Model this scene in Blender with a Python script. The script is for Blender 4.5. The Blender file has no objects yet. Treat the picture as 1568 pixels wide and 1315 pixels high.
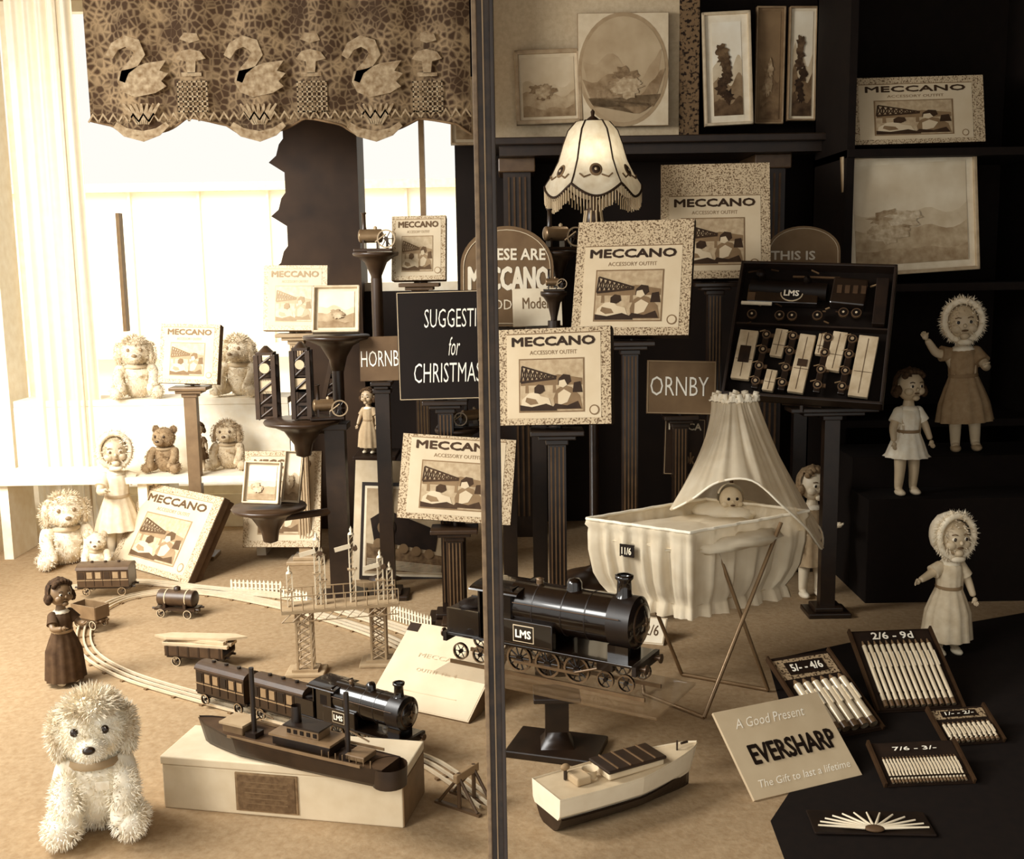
import bpy, bmesh, math, random
from mathutils import Matrix, Vector, noise
random.seed(7)
W0,H0=1568.0,1315.0
FP=1681.0
CZ=1.25
sc=bpy.context.scene
try:
    sc.view_settings.view_transform='Standard'
    sc.view_settings.look='None'
except Exception: pass
# ---------- camera ----------
pitch=math.atan(257.5/FP); roll=math.radians(0.9)
D=Vector((0,math.cos(pitch),-math.sin(pitch)))
U_=Vector((0,math.sin(pitch),math.cos(pitch)))
X_=Vector((1,0,0))
R=X_*math.cos(roll)-U_*math.sin(roll)
U=X_*math.sin(roll)+U_*math.cos(roll)
C=Vector((0,0,CZ))
cam=bpy.data.cameras.new('camera'); co=bpy.data.objects.new('camera',cam)
sc.collection.objects.link(co)
cam.sensor_width=36; cam.lens=36*FP/W0; cam.clip_start=.05
mw=Matrix((R,U,-D)).transposed().to_4x4(); mw.translation=C
co.matrix_world=mw
sc.camera=co
def ray(u,v): return D*FP+R*(u-W0/2)+U*(H0/2-v)
def P(u,v,y):
    r=ray(u,v); return C+r*(y/r.y)
def FL(u,v,z=0.0):
    r=ray(u,v); return C+r*((z-CZ)/r.z)
# ---------- materials ----------
TB=[(0,(15,8,4)),(.12,(40,26,15)),(.25,(74,53,34)),(.5,(144,117,84)),(.75,(205,184,150)),(.9,(238,224,196)),(1,(254,248,232))]
def lin(c): c/=255; return c/12.92 if c<=.04045 else ((c+.055)/1.055)**2.4
def tone(g):
    g=max(0,min(1,g))
    for (a,ca),(b,cb) in zip(TB,TB[1:]):
        if g<=b:
            t=(g-a)/(b-a); return tuple(lin(ca[i]+(cb[i]-ca[i])*t) for i in range(3))+(1,)
    return tuple(lin(c) for c in TB[-1][1])+(1,)
_mc={}
def M(g,rough=.6,metal=0.0,n=.03,scale=25.0,kind='noise',g2=None,coat=0.0,bump=0.0,alpha=1.0,trans=0.0):
    key=(round(g,3),rough,metal,n,scale,kind,g2,coat,bump,alpha,trans)
    if key in _mc: return _mc[key]
    m=bpy.data.materials.new('tone_%02d_%s'%(int(g*100),kind)); m.use_nodes=True
    nt=m.node_tree; bs=nt.nodes['Principled BSDF']; N=nt.nodes.new; L=nt.links.new
    bs.inputs['Roughness'].default_value=rough; bs.inputs['Metallic'].default_value=metal
    if rough>=.5: bs.inputs['Specular IOR Level'].default_value=.2
    if coat: bs.inputs['Coat Weight'].default_value=coat
    tc=N('ShaderNodeTexCoord')
    a=tone(g-n) ; b=tone(g+n if g2 is None else g2)
    rp=N('ShaderNodeValToRGB'); rp.color_ramp.elements[0].color=a; rp.color_ramp.elements[1].color=b
    if kind=='noise':
        t=N('ShaderNodeTexNoise'); t.inputs['Scale'].default_value=scale; t.inputs['Detail'].default_value=3
        rp.color_ramp.elements[0].position=.3; rp.color_ramp.elements[1].position=.7
        out=t.outputs['Fac']
    elif kind=='stipple':
        t=N('ShaderNodeTexNoise'); t.inputs['Scale'].default_value=scale; t.inputs['Detail'].default_value=2
        rp.color_ramp.elements[0].position=.40; rp.color_ramp.elements[1].position=.50
        out=t.outputs['Fac']
    L(tc.outputs['Object'],t.inputs['Vector'])
    L(out,rp.inputs['Fac']); L(rp.outputs['Color'],bs.inputs['Base Color'])
    if bump:
        bp=N('ShaderNodeBump'); bp.inputs['Strength'].default_value=bump; bp.inputs['Distance'].default_value=.004
        L(out,bp.inputs['Height']); L(bp.outputs['Normal'],bs.inputs['Normal'])
    if alpha<1 or trans>0:
        o=nt.nodes['Material Output']; last=bs.outputs[0]
        if trans>0:
            tr=N('ShaderNodeBsdfTranslucent'); L(rp.outputs['Color'],tr.inputs['Color'])
            mx=N('ShaderNodeMixShader'); mx.inputs[0].default_value=trans; L(last,mx.inputs[1]); L(tr.outputs[0],mx.inputs[2]); last=mx.outputs[0]
        if alpha<1:
            tp=N('ShaderNodeBsdfTransparent'); mx=N('ShaderNodeMixShader'); mx.inputs[0].default_value=alpha
            L(tp.outputs[0],mx.inputs[1]); L(last,mx.inputs[2]); last=mx.outputs[0]
        L(last,o.inputs['Surface'])
    _mc[key]=m; return m
def haze_lift(g,h): return g+(0.93-g)*h if g<.93 else g  # paints glare haze into the colour: lifts tone g toward pale by h
# ---------- mesh builder ----------
def T(p): return Matrix.Translation(Vector(p))
def Rz(d): return Matrix.Rotation(math.radians(d),4,'Z')
def Rx(d): return Matrix.Rotation(math.radians(d),4,'X')
def Ry(d): return Matrix.Rotation(math.radians(d),4,'Y')
def S(s): return Matrix.Diagonal((s,s,s,1)) if not hasattr(s,'__len__') else Matrix.Diagonal((s[0],s[1],s[2],1))
class B:
    def __init__(s,name,Mx=None):
        s.name=name; s.M=Mx.copy() if Mx else Matrix(); s.V=[];s.F=[];s.I=[];s.Sm=[];s.mats=[]
    def add(s,vs,fs,mat,smooth=False,X=None):
        X=s.M@X if X is not None else s.M
        if mat not in s.mats: s.mats.append(mat)
        mi=s.mats.index(mat); o=len(s.V)
        s.V+= [X@Vector(v) for v in vs]
        for f in fs: s.F.append([i+o for i in f]); s.I.append(mi); s.Sm.append(smooth)
    def box(s,c,sz,mat,Rm=None,bev=0):
        bm=bmesh.new(); bmesh.ops.create_cube(bm,size=1)
        for v in bm.verts: v.co=Vector((v.co.x*sz[0],v.co.y*sz[1],v.co.z*sz[2]))
        if bev: bmesh.ops.bevel(bm,geom=bm.edges[:],offset=bev,segments=2,affect='EDGES',profile=.5)
        bm.verts.index_update()
        X=T(c)@(Rm if Rm else Matrix())
        s.add([v.co.copy() for v in bm.verts],[[v.index for v in f.verts] for f in bm.faces],mat,False,X); bm.free()
    def bx(s,x0,x1,y0,y1,z0,z1,mat,bev=0):
        s.box(((x0+x1)/2,(y0+y1)/2,(z0+z1)/2),(abs(x1-x0),abs(y1-y0),abs(z1-z0)),mat,None,bev)
    def cyl(s,p0,p1,r0,mat,r1=None,n=14,smooth=True):
        p0=Vector(p0);p1=Vector(p1); r1=r0 if r1 is None else r1
        d=(p1-p0); q=Vector((0,0,1)).rotation_difference(d.normalized()) if d.length>1e-9 else None
        if q is None: return
        vs=[]
        for p,r in ((p0,r0),(p1,r1)):
            for i in range(n):
                a=2*math.pi*i/n; vs.append(p+q@Vector((r*math.cos(a),r*math.sin(a),0)))
        s.add(vs,[[i,(i+1)%n,n+(i+1)%n,n+i] for i in range(n)],mat,smooth)
        s.add(vs[:n],[list(range(n))[::-1]],mat); s.add(vs[n:],[list(range(n))],mat)
    def tube(s,pts,r,mat,n=8):
        for a,b in zip(pts,pts[1:]): s.cyl(a,b,r,mat,n=n)
        for p in pts[1:-1]: s.ell(p,(r,r,r),mat,6,4)
    def ell(s,c,r,mat,n=18,m=12,Rm=None,keep=None,disp=0):
        vs=[];fs=[]
        for j in range(m+1):
            th=math.pi*j/m
            for i in range(n):
                a=2*math.pi*i/n
                v=Vector((math.sin(th)*math.cos(a),math.sin(th)*math.sin(a),math.cos(th)))
                k=1+disp*noise.noise(v*4) if disp else 1
                vs.append(Vector((v.x*r[0]*k,v.y*r[1]*k,v.z*r[2]*k)))
        for j in range(m):
            for i in range(n):
                f=[j*n+i,(j+1)*n+i,(j+1)*n+(i+1)%n,j*n+(i+1)%n]
                if keep:
                    cc=sum((vs[k] for k in f),Vector())/4
                    if not keep(cc): continue
                fs.append(f)
        s.add(vs,fs,mat,True,T(c)@(Rm if Rm else Matrix()))
    def lathe(s,prof,c,mat,n=24,Rm=None,rip=0,rn=8,smooth=True,sx=1,sy=1,scal=0):
        vs=[];fs=[]; L=len(prof)
        for j,(r,z) in enumerate(prof):
            for i in range(n):
                a=2*math.pi*i/n; t=j/(L-1)
                rr=r*(1+rip*t*math.cos(rn*a))
                vs.append((rr*math.cos(a)*sx,rr*math.sin(a)*sy,z-(scal*abs(math.sin(rn*a/2)) if j==L-1 else 0)))
        for j in range(L-1):
            for i in range(n): fs.append([j*n+i,(j+1)*n+i,(j+1)*n+(i+1)%n,j*n+(i+1)%n])
        s.add(vs,fs,mat,smooth,T(c)@(Rm if Rm else Matrix()))
    def prism(s,pts,z0,z1,mat,X=None):
        n=len(pts); vs=[(p[0],p[1],z0) for p in pts]+[(p[0],p[1],z1) for p in pts]
        fs=[list(range(n))[::-1],list(range(n,2*n))]+[[i,(i+1)%n,n+(i+1)%n,n+i] for i in range(n)]
        s.add(vs,fs,mat,False,X)
    def text(s,t,cx,cy,w,h,mat,z=.001,off=.0,shear=0,rot=0):
        cu=bpy.data.curves.new('t','FONT'); cu.body=t; cu.size=1; cu.align_x='CENTER'; cu.offset=min(off,0); cu.shear=shear; cu.resolution_u=2
        ob=bpy.data.objects.new('t',cu); sc.collection.objects.link(ob)
        dg=bpy.context.evaluated_depsgraph_get(); dg.update()
        me=bpy.data.meshes.new_from_object(ob.evaluated_get(dg))
        vs=[v.co.copy() for v in me.vertices]; fs=[list(p.vertices) for p in me.polygons]
        bpy.data.objects.remove(ob); bpy.data.curves.remove(cu); bpy.data.meshes.remove(me)
        if not vs: return
        x0=min(v.x for v in vs);x1=max(v.x for v in vs);y0=min(v.y for v in vs);y1=max(v.y for v in vs)
        a=w/(x1-x0); b=h/(y1-y0)
        vs=[Vector(((v.x-(x0+x1)/2)*a,(v.y-(y0+y1)/2)*b,0)) for v in vs]
        s.add(vs,fs,mat,False,T((cx,cy,z))@Rz(rot))
        if off>0:   # bolder lettering: small overprinted copies
            k=0
            for dx,dy in ((-1,0),(1,0),(0,-1),(0,1),(-.7,.7),(.7,.7),(-.7,-.7),(.7,-.7)):
                k+=1; s.add(vs,fs,mat,False,T((cx+dx*off*h*1.2,cy+dy*off*h*1.2,z+.00004*k))@Rz(rot))
    def skin(s,vs,es,rs,mat,sub=2,root=0):
        me=bpy.data.meshes.new('sk'); me.from_pydata([tuple(v) for v in vs],es,[])
        ob=bpy.data.objects.new('sk',me); sc.collection.objects.link(ob)
        md=ob.modifiers.new('s','SKIN'); md.use_smooth_shade=True
        for i,d in enumerate(me.skin_vertices[0].data):
            d.radius=(rs[i],rs[i]) if not hasattr(rs[i],'__len__') else rs[i]; d.use_root=(i==root)
        sb=ob.modifiers.new('b','SUBSURF'); sb.levels=sub; sb.render_levels=sub
        dg=bpy.context.evaluated_depsgraph_get(); dg.update()
        m2=bpy.data.meshes.new_from_object(ob.evaluated_get(dg))
        s.add([v.co.copy() for v in m2.vertices],[list(p.vertices) for p in m2.polygons],mat,True)
        bpy.data.objects.remove(ob); bpy.data.meshes.remove(me); bpy.data.meshes.remove(m2)
    def fur(s,c,r,cnt,ln,mat,Rm=None,keep=None):
        vs=[];fs=[]
        for k in range(cnt):
            z=random.uniform(-1,1); a=random.uniform(0,6.283); q=math.sqrt(1-z*z)
            nn=Vector((q*math.cos(a),q*math.sin(a),z))
            if keep and not keep(nn): continue
            p=Vector((nn.x*r[0],nn.y*r[1],nn.z*r[2]))*.98
            t=nn.cross(Vector((random.uniform(-1,1),random.uniform(-1,1),random.uniform(-1,1)))).normalized()
            tip=p+(nn+t*random.uniform(-.7,.7)+Vector((0,0,-.35))).normalized()*ln*random.uniform(.6,1.2)
            o=len(vs); w=ln*.13; vs+=[p-t*w,p+t*w,tip]; fs.append([o,o+1,o+2])
        s.add(vs,fs,mat,False,T(c)@(Rm if Rm else Matrix()))
    def finish(s):
        xs=[v.x for v in s.V];ys=[v.y for v in s.V];zs=[v.z for v in s.V]
        o=Vector(((min(xs)+max(xs))/2,(min(ys)+max(ys))/2,min(zs)))
        me=bpy.data.meshes.new(s.name); me.from_pydata([tuple(v-o) for v in s.V],[],s.F)
        for m in s.mats: me.materials.append(m)
        me.polygons.foreach_set('material_index',s.I); me.polygons.foreach_set('use_smooth',s.Sm)
        me.update()
        ob=bpy.data.objects.new(s.name,me); ob.location=o; sc.collection.objects.link(ob); return ob
def mk(X,Yv,o):
    Z=X.cross(Yv); m=Matrix((X,Yv,Z)).transposed().to_4x4(); m.translation=o; return m
def frame(TL,TR,BL,y,yaw=0.0,lean=.05):
    a=P(*TL,y+lean); b=P(*TR,y+lean+yaw); c=P(*BL,y)
    X=(b-a); w=X.length; X.normalize(); Yv=a-c; Yv=(Yv-X*Yv.dot(X)); h=Yv.length; Yv.normalize()
    o=(b+c)/2-X*w/2-Yv*h/2
    return mk(X,Yv,o),w,h
def gframe(BL,BR,TL,zt,z0=.004):
    c=FL(*BL,z0); d=FL(*BR,z0); a=FL(*TL,zt)
    X=d-c; w=X.length; X.normalize(); Yv=a-c; sh=Yv.dot(X); Yv=Yv-X*sh; h=Yv.length; Yv.normalize()
    return mk(X,Yv,c+X*sh*.5),w,h
def stand(x,y,zt,w=.12,fl=True,back=None,h=0,name='display_stand'):
    b=B(name); g=haze_lift(.10,h); m=M(g,.35,n=.03); l=M(haze_lift(.30,h),.5); cw=.026
    b.bx(x-.075,x+.075,y-.06,y+.06,0,.018,m,.004); b.bx(x-.05,x+.05,y-.045,y+.045,.018,.035,m,.004)
    b.bx(x-cw,x+cw,y-cw*.8,y+cw*.8,.035,zt-.03,m)
    if fl:
        for k in (-.018,-.006,.006,.018): b.bx(x+k-.0022,x+k+.0022,y-cw*.8-.004,y-cw*.8,.07,zt-.05,l)
    b.bx(x-cw*1.3,x+cw*1.3,y-cw,y+cw,zt-.045,zt-.028,m,.003)
    b.bx(x-w/2,x+w/2,y-.05,y+.05,zt-.015,zt,m,.003); b.bx(x-w*.35,x+w*.35,y-.04,y+.04,zt-.028,zt-.015,m,.003)
    if back:
        Mx,bw,bh,th=back; old=b.M; b.M=Mx; b.box((bw/2,bh*.3,-th-.008),(bw*.25,bh*.6,.01),m); b.M=old
        p=Mx@Vector((bw/2,.01,-th-.008)); b.cyl((p.x,p.y,zt-.01),p,.008,m)
    return b.finish()
def conset(TL,TR,BL,y,yaw=0.,lean=.05,th=.045,h=0.,st=True,top=.12,name='construction_set_box',plain=False,sub=True,gs=None,stfl=True,fr=None,side_g=.10):
    Mx,w,hh=fr if fr else frame(TL,TR,BL,y,yaw,lean)
    b=B(name,Mx)
    st1=M(haze_lift(.36,h),.7,n=0,scale=190,kind='stipple',g2=haze_lift(.72,h) if gs is None else gs)
    side=M(haze_lift(side_g,h),.6); pap=M(haze_lift(.77,h*.6),.7,n=.02,scale=12); ink=M(haze_lift(.16,h),.7); mid=M(haze_lift(.44,h),.7); lt=M(haze_lift(.64,h),.7,n=.05,scale=60)
    b.box((w/2,hh/2,-th*.7),(w*.985,hh*.985,th*.6),side,None,.002)
    b.box((w/2,hh/2,-th*.28),(w,hh,th*.52),side,None,.002)
    b.box((w/2,hh/2,-.0008),(w*.992,hh*.992,.003),pap if plain else st1)
    z=.0012
    if plain:
        b.box((w/2,hh/2,z),(w*.97,hh*.97,.001),pap); b.text('MECCANO',w*.5,hh*.62,w*.5,hh*.05,M(haze_lift(.66,h),.7),z+.002,.0); b.text('OUTFIT  No. 4',w*.5,hh*.45,w*.4,hh*.04,M(haze_lift(.68,h),.7),z+.002,.0)
        b.box((w*.06,hh*.93,z+.002),(w*.11,hh*.10,.002),M(.15)) ; b.box((w*.5,hh*.2,z+.001),(w*.6,.003,.001),M(haze_lift(.7,h)))
    else:
        x0,x1,y0,y1=w*.08,w*.91,hh*.07,hh*(1-top)
        b.box(((x0+x1)/2,(y0+y1)/2,z),(x1-x0,y1-y0,.001),pap)
        b.box(((x0+x1)/2,y1-.002,z+.0006),(x1-x0,.003,.001),mid)
        ph=y1-y0; pw=x1-x0
        b.text('MECCANO',x0+pw*.5,y1-ph*.10,pw*.88,ph*.10,ink,z+.0015,.055)
        if sub: b.text('ACCESSORY OUTFIT',x0+pw*.5,y1-ph*.23,pw*.5,ph*.048,mid,z+.0015,.0)
        qx0,qx1,qy0,qy1=x0+pw*.13,x0+pw*.83,y0+ph*.07,y0+ph*.70
        b.box(((qx0+qx1)/2,(qy0+qy1)/2,z+.0008),(qx1-qx0,qy1-qy0,.001),mid)
        b.box(((qx0+qx1)/2,(qy0+qy1)/2,z+.0014),((qx1-qx0)*.96,(qy1-qy0)*.95,.001),lt)
        a=qx1-qx0; c=qy1-qy0
        def pg(pts,m,zz): b.prism([(qx0+a*p[0],qy0+c*p[1]) for p in pts],z+zz,z+zz+.0004,m)
        def ln(p,q,t,m,zz):
            d=Vector((q[0]-p[0],q[1]-p[1])); 
            if d.length<1e-6: return
            d.normalize(); n_=Vector((-d.y,d.x))*t
            pg([(p[0]-n_.x,p[1]-n_.y),(q[0]-n_.x,q[1]-n_.y),(q[0]+n_.x,q[1]+n_.y),(p[0]+n_.x,p[1]+n_.y)],m,zz)
        pg([(.03,.50),(.97,.50),(.97,.62),(.6,.70),(.3,.60),(.03,.62)],mid,.0018)
        # girder bridge in perspective, nearest end at left, falling to the right
        N_=9
        bt=[(.03+.068*i,.56+.008*i) for i in range(N_)]; tp_=[(.05+.066*i,.86-.026*i) for i in range(N_)]
        for i in range(N_-1):
            ln(bt[i],bt[i+1],.022,ink,.0024); ln(tp_[i],tp_[i+1],.016,ink,.0024); ln(bt[i],tp_[i+1],.008,ink,.0022); ln(tp_[i],bt[i+1],.008,ink,.0022)
            ln(bt[i],tp_[i],.010,ink,.0023)
        ln((.03,.52),(.6,.60),.012,mid,.0023)
        for k in (.10,.32,.52): pg([(k,.36),(k+.05,.36),(k+.04,.60),(k+.005,.58)],mid,.0021)
        # boy kneeling with model
        pg([(.03,.06),(.05,.24),(.16,.36),(.28,.38),(.34,.30),(.46,.26),(.5,.12),(.4,.06)],pap,.0026)
        pg([(.24,.36),(.24,.46),(.30,.52),(.38,.50),(.40,.40),(.33,.34)],ink,.003)
        pg([(.02,.03),(.02,.14),(.2,.10),(.42,.16),(.58,.08),(.58,.03)],ink,.0028)
        pg([(.10,.20),(.12,.28),(.26,.24),(.30,.16),(.18,.14)],mid,.0031)
        # second boy
        pg([(.55,.05),(.53,.25),(.58,.42),(.68,.50),(.80,.46),(.93,.30),(.97,.05)],mid,.0022)
        pg([(.6,.12),(.6,.34),(.69,.42),(.8,.34),(.74,.18)],pap,.0028)
        pg([(.60,.50),(.61,.62),(.68,.70),(.78,.68),(.80,.56),(.72,.48)],ink,.0026); pg([(.61,.48),(.62,.58),(.70,.60),(.74,.50),(.68,.45)],pap,.003)
        pg([(.82,.36),(.84,.54),(.94,.56),(.97,.36)],ink,.0026); pg([(.5,.06),(.56,.16),(.74,.12),(.9,.2),(.95,.06)],ink,.003)
        n=18; cx,cy,r=x0+pw*.93,y0+ph*.09,ph*.06
        b.prism([(cx+r*math.cos(6.283*i/n),cy+r*math.sin(6.283*i/n)) for i in range(n)],z+.001,z+.0016,mid)
        b.prism([(cx+r*.75*math.cos(6.283*i/n),cy+r*.75*math.sin(6.283*i/n)) for i in range(n)],z+.0016,z+.0022,pap)
    b.finish()
    if st:
        q=[Mx@Vector((xx,0,zz)) for xx in (0,w) for zz in (0,-th)]
        zt=min(p.z for p in q)-.001; c=sum(q,Vector())/4
        stand(c.x,c.y+.01,zt,min(w*.8,.16),stfl,(Mx,w,hh,th),h)
    return Mx,w,hh
# ================= ROOM =================
def shell():
    b=B('floor'); b.bx(-2.5,2.3,1.85,5.35,-.05,0,M(.56,.95,n=.035,scale=70,bump=.4)); b.finish()
    b=B('ceiling'); b.bx(-2.5,2.3,1.85,5.35,2.62,2.7,M(.4)); b.finish()
    b=B('wall_right'); b.bx(2.2,2.3,0.3,5.35,-.5,2.62,M(.05,n=.02)); b.finish()  # unseen stretch ahead of the window added to block light from the right
    b=B('sky_blocker'); b.prism([(.55,2.45),(1.9,2.66),(1.9,2.69),(.55,2.48)],-2.5,2.3,M(.3,.8),Matrix(((0,0,1,0),(1,0,0,0),(0,1,0,0),(0,0,0,1))))  # unseen canopy added to cut off high sky light and sun
    for x in (-2.4,2.2): b.cyl((x,.57,2.45),(x,1.9,2.3),.012,M(.2))
    b.finish()
    dk=M(.05,.7,n=.02,scale=6); pl=M(.9)
    xp0=P(447,400,5.2).x; xp1=P(556,400,5.2).x; xw=P(700,400,5.2).x
    b=B('wall_back')
    b.bx(xw,2.3,5.2,5.35,0,2.62,dk)
    b.bx(-2.5,xp0,5.2,5.35,0,.16,pl)
    b.bx(xp1,xw,5.2,5.35,0,1.12,dk)
    b.bx(-2.5,xw,5.2,5.35,2.45,2.62,M(.6))
    b.finish()
    b=B('pillar'); m=M(.17,.6,n=.05,scale=5)
    b.bx(xp0,xp1,5.12,5.35,0,2.45,m)
    for k in range(4):
        z=1.02+k*.24; b.prism([(-.035,.0),(-.07,-.03),(0,-.075),(0,.075),(-.02,.05)],-.01,.01,m,T((xp0,5.13,z))@Rx(90))
    b.finish()
    wm=M(.9,.5)
    b=B('window_1')
    b.bx(-2.3,xp0,5.22,5.27,.16,.20,wm); b.bx(-2.3,xp0,5.22,5.27,2.4,2.45,wm)
    b.bx(-2.3,-2.24,5.22,5.27,.2,2.4,wm)
    xx=P(184,400,5.2).x; b.bx(xx-.008,xx+.008,5.2,5.25,.95,1.5,M(.5,.5))
    b.finish()
    b=B('window_2')
    b.bx(xp1,xw,5.22,5.27,1.12,1.16,wm); b.bx(xp1,xw,5.22,5.27,2.4,2.45,wm)
    xx=P(646,260,5.2).x; b.bx(xx-.012,xx+.012,5.2,5.25,1.16,2.4,M(.5,.5)); b.finish()
    b=B('wall_left')
    b.bx(-2.4,-2.3,1.85,5.2,0,.25,pl); b.bx(-2.4,-2.3,1.85,5.2,2.3,2.62,pl)
    b.bx(-2.4,-2.3,1.85,1.95,.25,2.3,pl); b.bx(-2.4,-2.3,5.0,5.2,.25,2.3,pl); b.finish()
    b=B('pavement'); b.bx(-14,8,5.6,22,-.7,-.6,M(1,n=.01)); b.finish()
    b=B('street_building'); w=M(.95,n=.02,scale=1); d=M(.82)
    b.bx(-12,3,13,14,-.6,2.2,w); b.bx(-12,3,12.85,13,2.1,2.2,d)
    for k in range(18): b.bx(-11.6+k*.8,-11.57+k*.8,12.94,13,.3,2.1,M(.9))
    b.bx(-12,3,12.7,13,.2,.35,M(.88))
    b.finish()
    p0=P(764,1262,1.95); p1=P(741,60,1.95); x=(p0.x+p1.x)/2
    b=B('window_mullion')
    k=1.95/FP
    b.bx(x-15*k,x+13*k,1.95,1.99,-.35,2.6,M(.22,.4,n=.06,scale=40),.002)
    b.bx(x-18*k,x-11*k,1.93,1.96,-.35,2.6,M(.42,.35,n=.06,scale=60),.002)
    b.bx(x+8*k,x+14*k,1.935,1.96,-.35,2.6,M(.13,.35),.002)
    b.bx(x-3*k,x-1*k,1.94,1.955,-.35,2.6,M(.5,.3,metal=.3))  # paler strips on the mullion are highlights put into the colour
    b.finish()
shell()
def curtain():
    b=B('curtain'); m=M(.97,.8,trans=.3,n=.01); x0=P(40,400,4.95).x; x1=P(140,400,4.95).x
    n=90; vs=[];fs=[]
    for j,z in enumerate((0.003,.8,1.6,2.5)):
        for i in range(n+1):
            t=i/n; vs.append((x0+(x1-x0)*t,4.93+.02*math.sin(t*34)+.008*math.sin(t*71+j),z))
    for j in range(3):
        for i in range(n): q=j*(n+1)+i; fs.append([q,q+1,q+n+2,q+n+1])
    b.add(vs,fs,m,True); b.cyl((x0-.02,4.93,2.52),(x1+.03,4.93,2.52),.015,M(.5)); 
    b.tube([(x1-.06,4.9,.003),(x1-.06,4.9,2.5)],.006,M(.8)); b.finish()
curtain()
def valance():
    m=bpy.data.materials.new('lace'); m.use_nodes=True; nt=m.node_tree; N=nt.nodes.new; L=nt.links.new
    bs=nt.nodes['Principled BSDF']; o=nt.nodes['Material Output']; bs.inputs['Roughness'].default_value=.9
    tc=N('ShaderNodeTexCoord'); vo=N('ShaderNodeTexVoronoi'); vo.feature='DISTANCE_TO_EDGE'; vo.inputs['Scale'].default_value=38; L(tc.outputs['Object'],vo.inputs['Vector'])
    nz=N('ShaderNodeTexNoise'); nz.inputs['Scale'].default_value=9; nz.inputs['Detail'].default_value=3; L(tc.outputs['Object'],nz.inputs['Vector'])
    mt=N('ShaderNodeMath'); mt.operation='MULTIPLY_ADD'; L(vo.outputs['Distance'],mt.inputs[0]); mt.inputs[1].default_value=-1.0; L(nz.outputs['Fac'],mt.inputs[2])
    rp=N('ShaderNodeValToRGB'); rp.color_ramp.elements[0].color=tone(.24); rp.color_ramp.elements[1].color=tone(.58); rp.color_ramp.elements[0].position=.25; rp.color_ramp.elements[1].position=.62
    L(mt.outputs[0],rp.inputs['Fac']); L(rp.outputs['Color'],bs.inputs['Base Color'])
    tr=N('ShaderNodeBsdfTranslucent'); L(rp.outputs['Color'],tr.inputs['Color'])
    mx=N('ShaderNodeMixShader'); mx.inputs[0].default_value=.45; L(bs.outputs[0],mx.inputs[1]); L(tr.outputs[0],mx.inputs[2])
    L(mx.outputs[0],o.inputs['Surface'])
    b=B('lace_valance'); Y=4.55; n=220; x0=P(140,200,Y).x; x1=P(722,200,Y).x
    zt=2.5; vs=[];fs=[]
    def bot(t):
        u=140+582*t; v=192+13*math.cos((u-215)/177*2*math.pi)+5*abs(math.sin((u-170)/59*math.pi)); return P(u,v,Y).z
    rows=10
    yy=lambda t,j:Y+.02*math.sin(t*38)
    for j in range(rows+1):
        for i in range(n+1):
            t=i/n; zb=bot(t); vs.append((x0+(x1-x0)*t,yy(t,j),zt+(zb-zt)*j/rows))
    for j in range(rows):
        for i in range(n): q=j*(n+1)+i; fs.append([q,q+1,q+n+2,q+n+1])
    b.add(vs,fs,m,True)
    e=M(.40,.8); l=M(.60,.9,n=.12,scale=45,trans=.35)
    b.tube([Vector((x0+(x1-x0)*i/n,yy(i/n,0)-.003,bot(i/n))) for i in range(0,n+1,2)],.005,e,6)
    def flat(c,pts,ml=l): b.prism([(c.x+p[0],c.z+p[1]) for p in pts],0,.003,ml,Matrix(((1,0,0,0),(0,0,-1,Y-.024),(0,1,0,0),(0,0,0,1))))
    def stroke(c,pts,w,ml=l):
        L_=[];R_=[]
        for i,p in enumerate(pts):
            a=Vector(pts[max(0,i-1)]);q=Vector(pts[min(len(pts)-1,i+1)]);d=(q-a).normalized();nn=Vector((-d.y,d.x)); ww=w*(1.0-.6*abs(i/(len(pts)-1)-.45)*1.6)
            L_.append(tuple(Vector(p)+nn*ww)); R_.append(tuple(Vector(p)-nn*ww))
        for i in range(len(pts)-1): flat(c,[L_[i],L_[i+1],R_[i+1],R_[i]],ml)
    for u in (205,385,565):
        c=P(u,105,Y-.026)
        stroke(c,[(-.095,.045),(-.07,.085),(-.03,.105),(.01,.09),(.025,.055),(.0,.02),(-.035,-.01),(-.05,-.05)],.026)
        flat(c,[(-.07,-.05),(-.06,-.01),(-.01,.0),(.05,.02),(.13,.03),(.10,-.01),(.135,-.02),(.105,-.05),(.125,-.07),(.08,-.095),(.0,-.11),(-.05,-.09)])
        for a in range(-3,4): stroke(c,[(a*.007+.02,-.215),(a*.016+.02,-.17),(a*.024+.02,-.135)],.008)
        stroke(c,[(-.09,-.215),(-.05,-.245),(.02,-.262),(.08,-.245),(.12,-.215)],.022)
    for u in (295,478,655):
        c=P(u,148,Y-.026)
        for k in range(-3,4):
            stroke(c,[(k*.019,-.06),(k*.019,.06)],.006); stroke(c,[(-.06,k*.019),(.06,k*.019)],.006)
        flat(c,[(-.06,.145),(-.035,.175),(.0,.182),(.04,.172),(.06,.145),(.02,.135),(.015,.09),(-.015,.09),(-.02,.135)]); stroke(c,[(-.04,.085),(.04,.085)],.014)
        flat(c,[(-.04,.22),(-.02,.245),(.03,.24),(.04,.215),(0,.205)])
    for i in range(38):
        x=x0+(x1-x0)*(i+.5)/38; q=Vector((x,0,P(400,185,Y).z))
        stroke(q,[(-.02,.0),(0,.03),(.02,.0)],.006)
    b.cyl((x0-.05,Y,zt),(x1+.05,Y,zt),.014,M(.4))
    b.finish()
valance()
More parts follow.
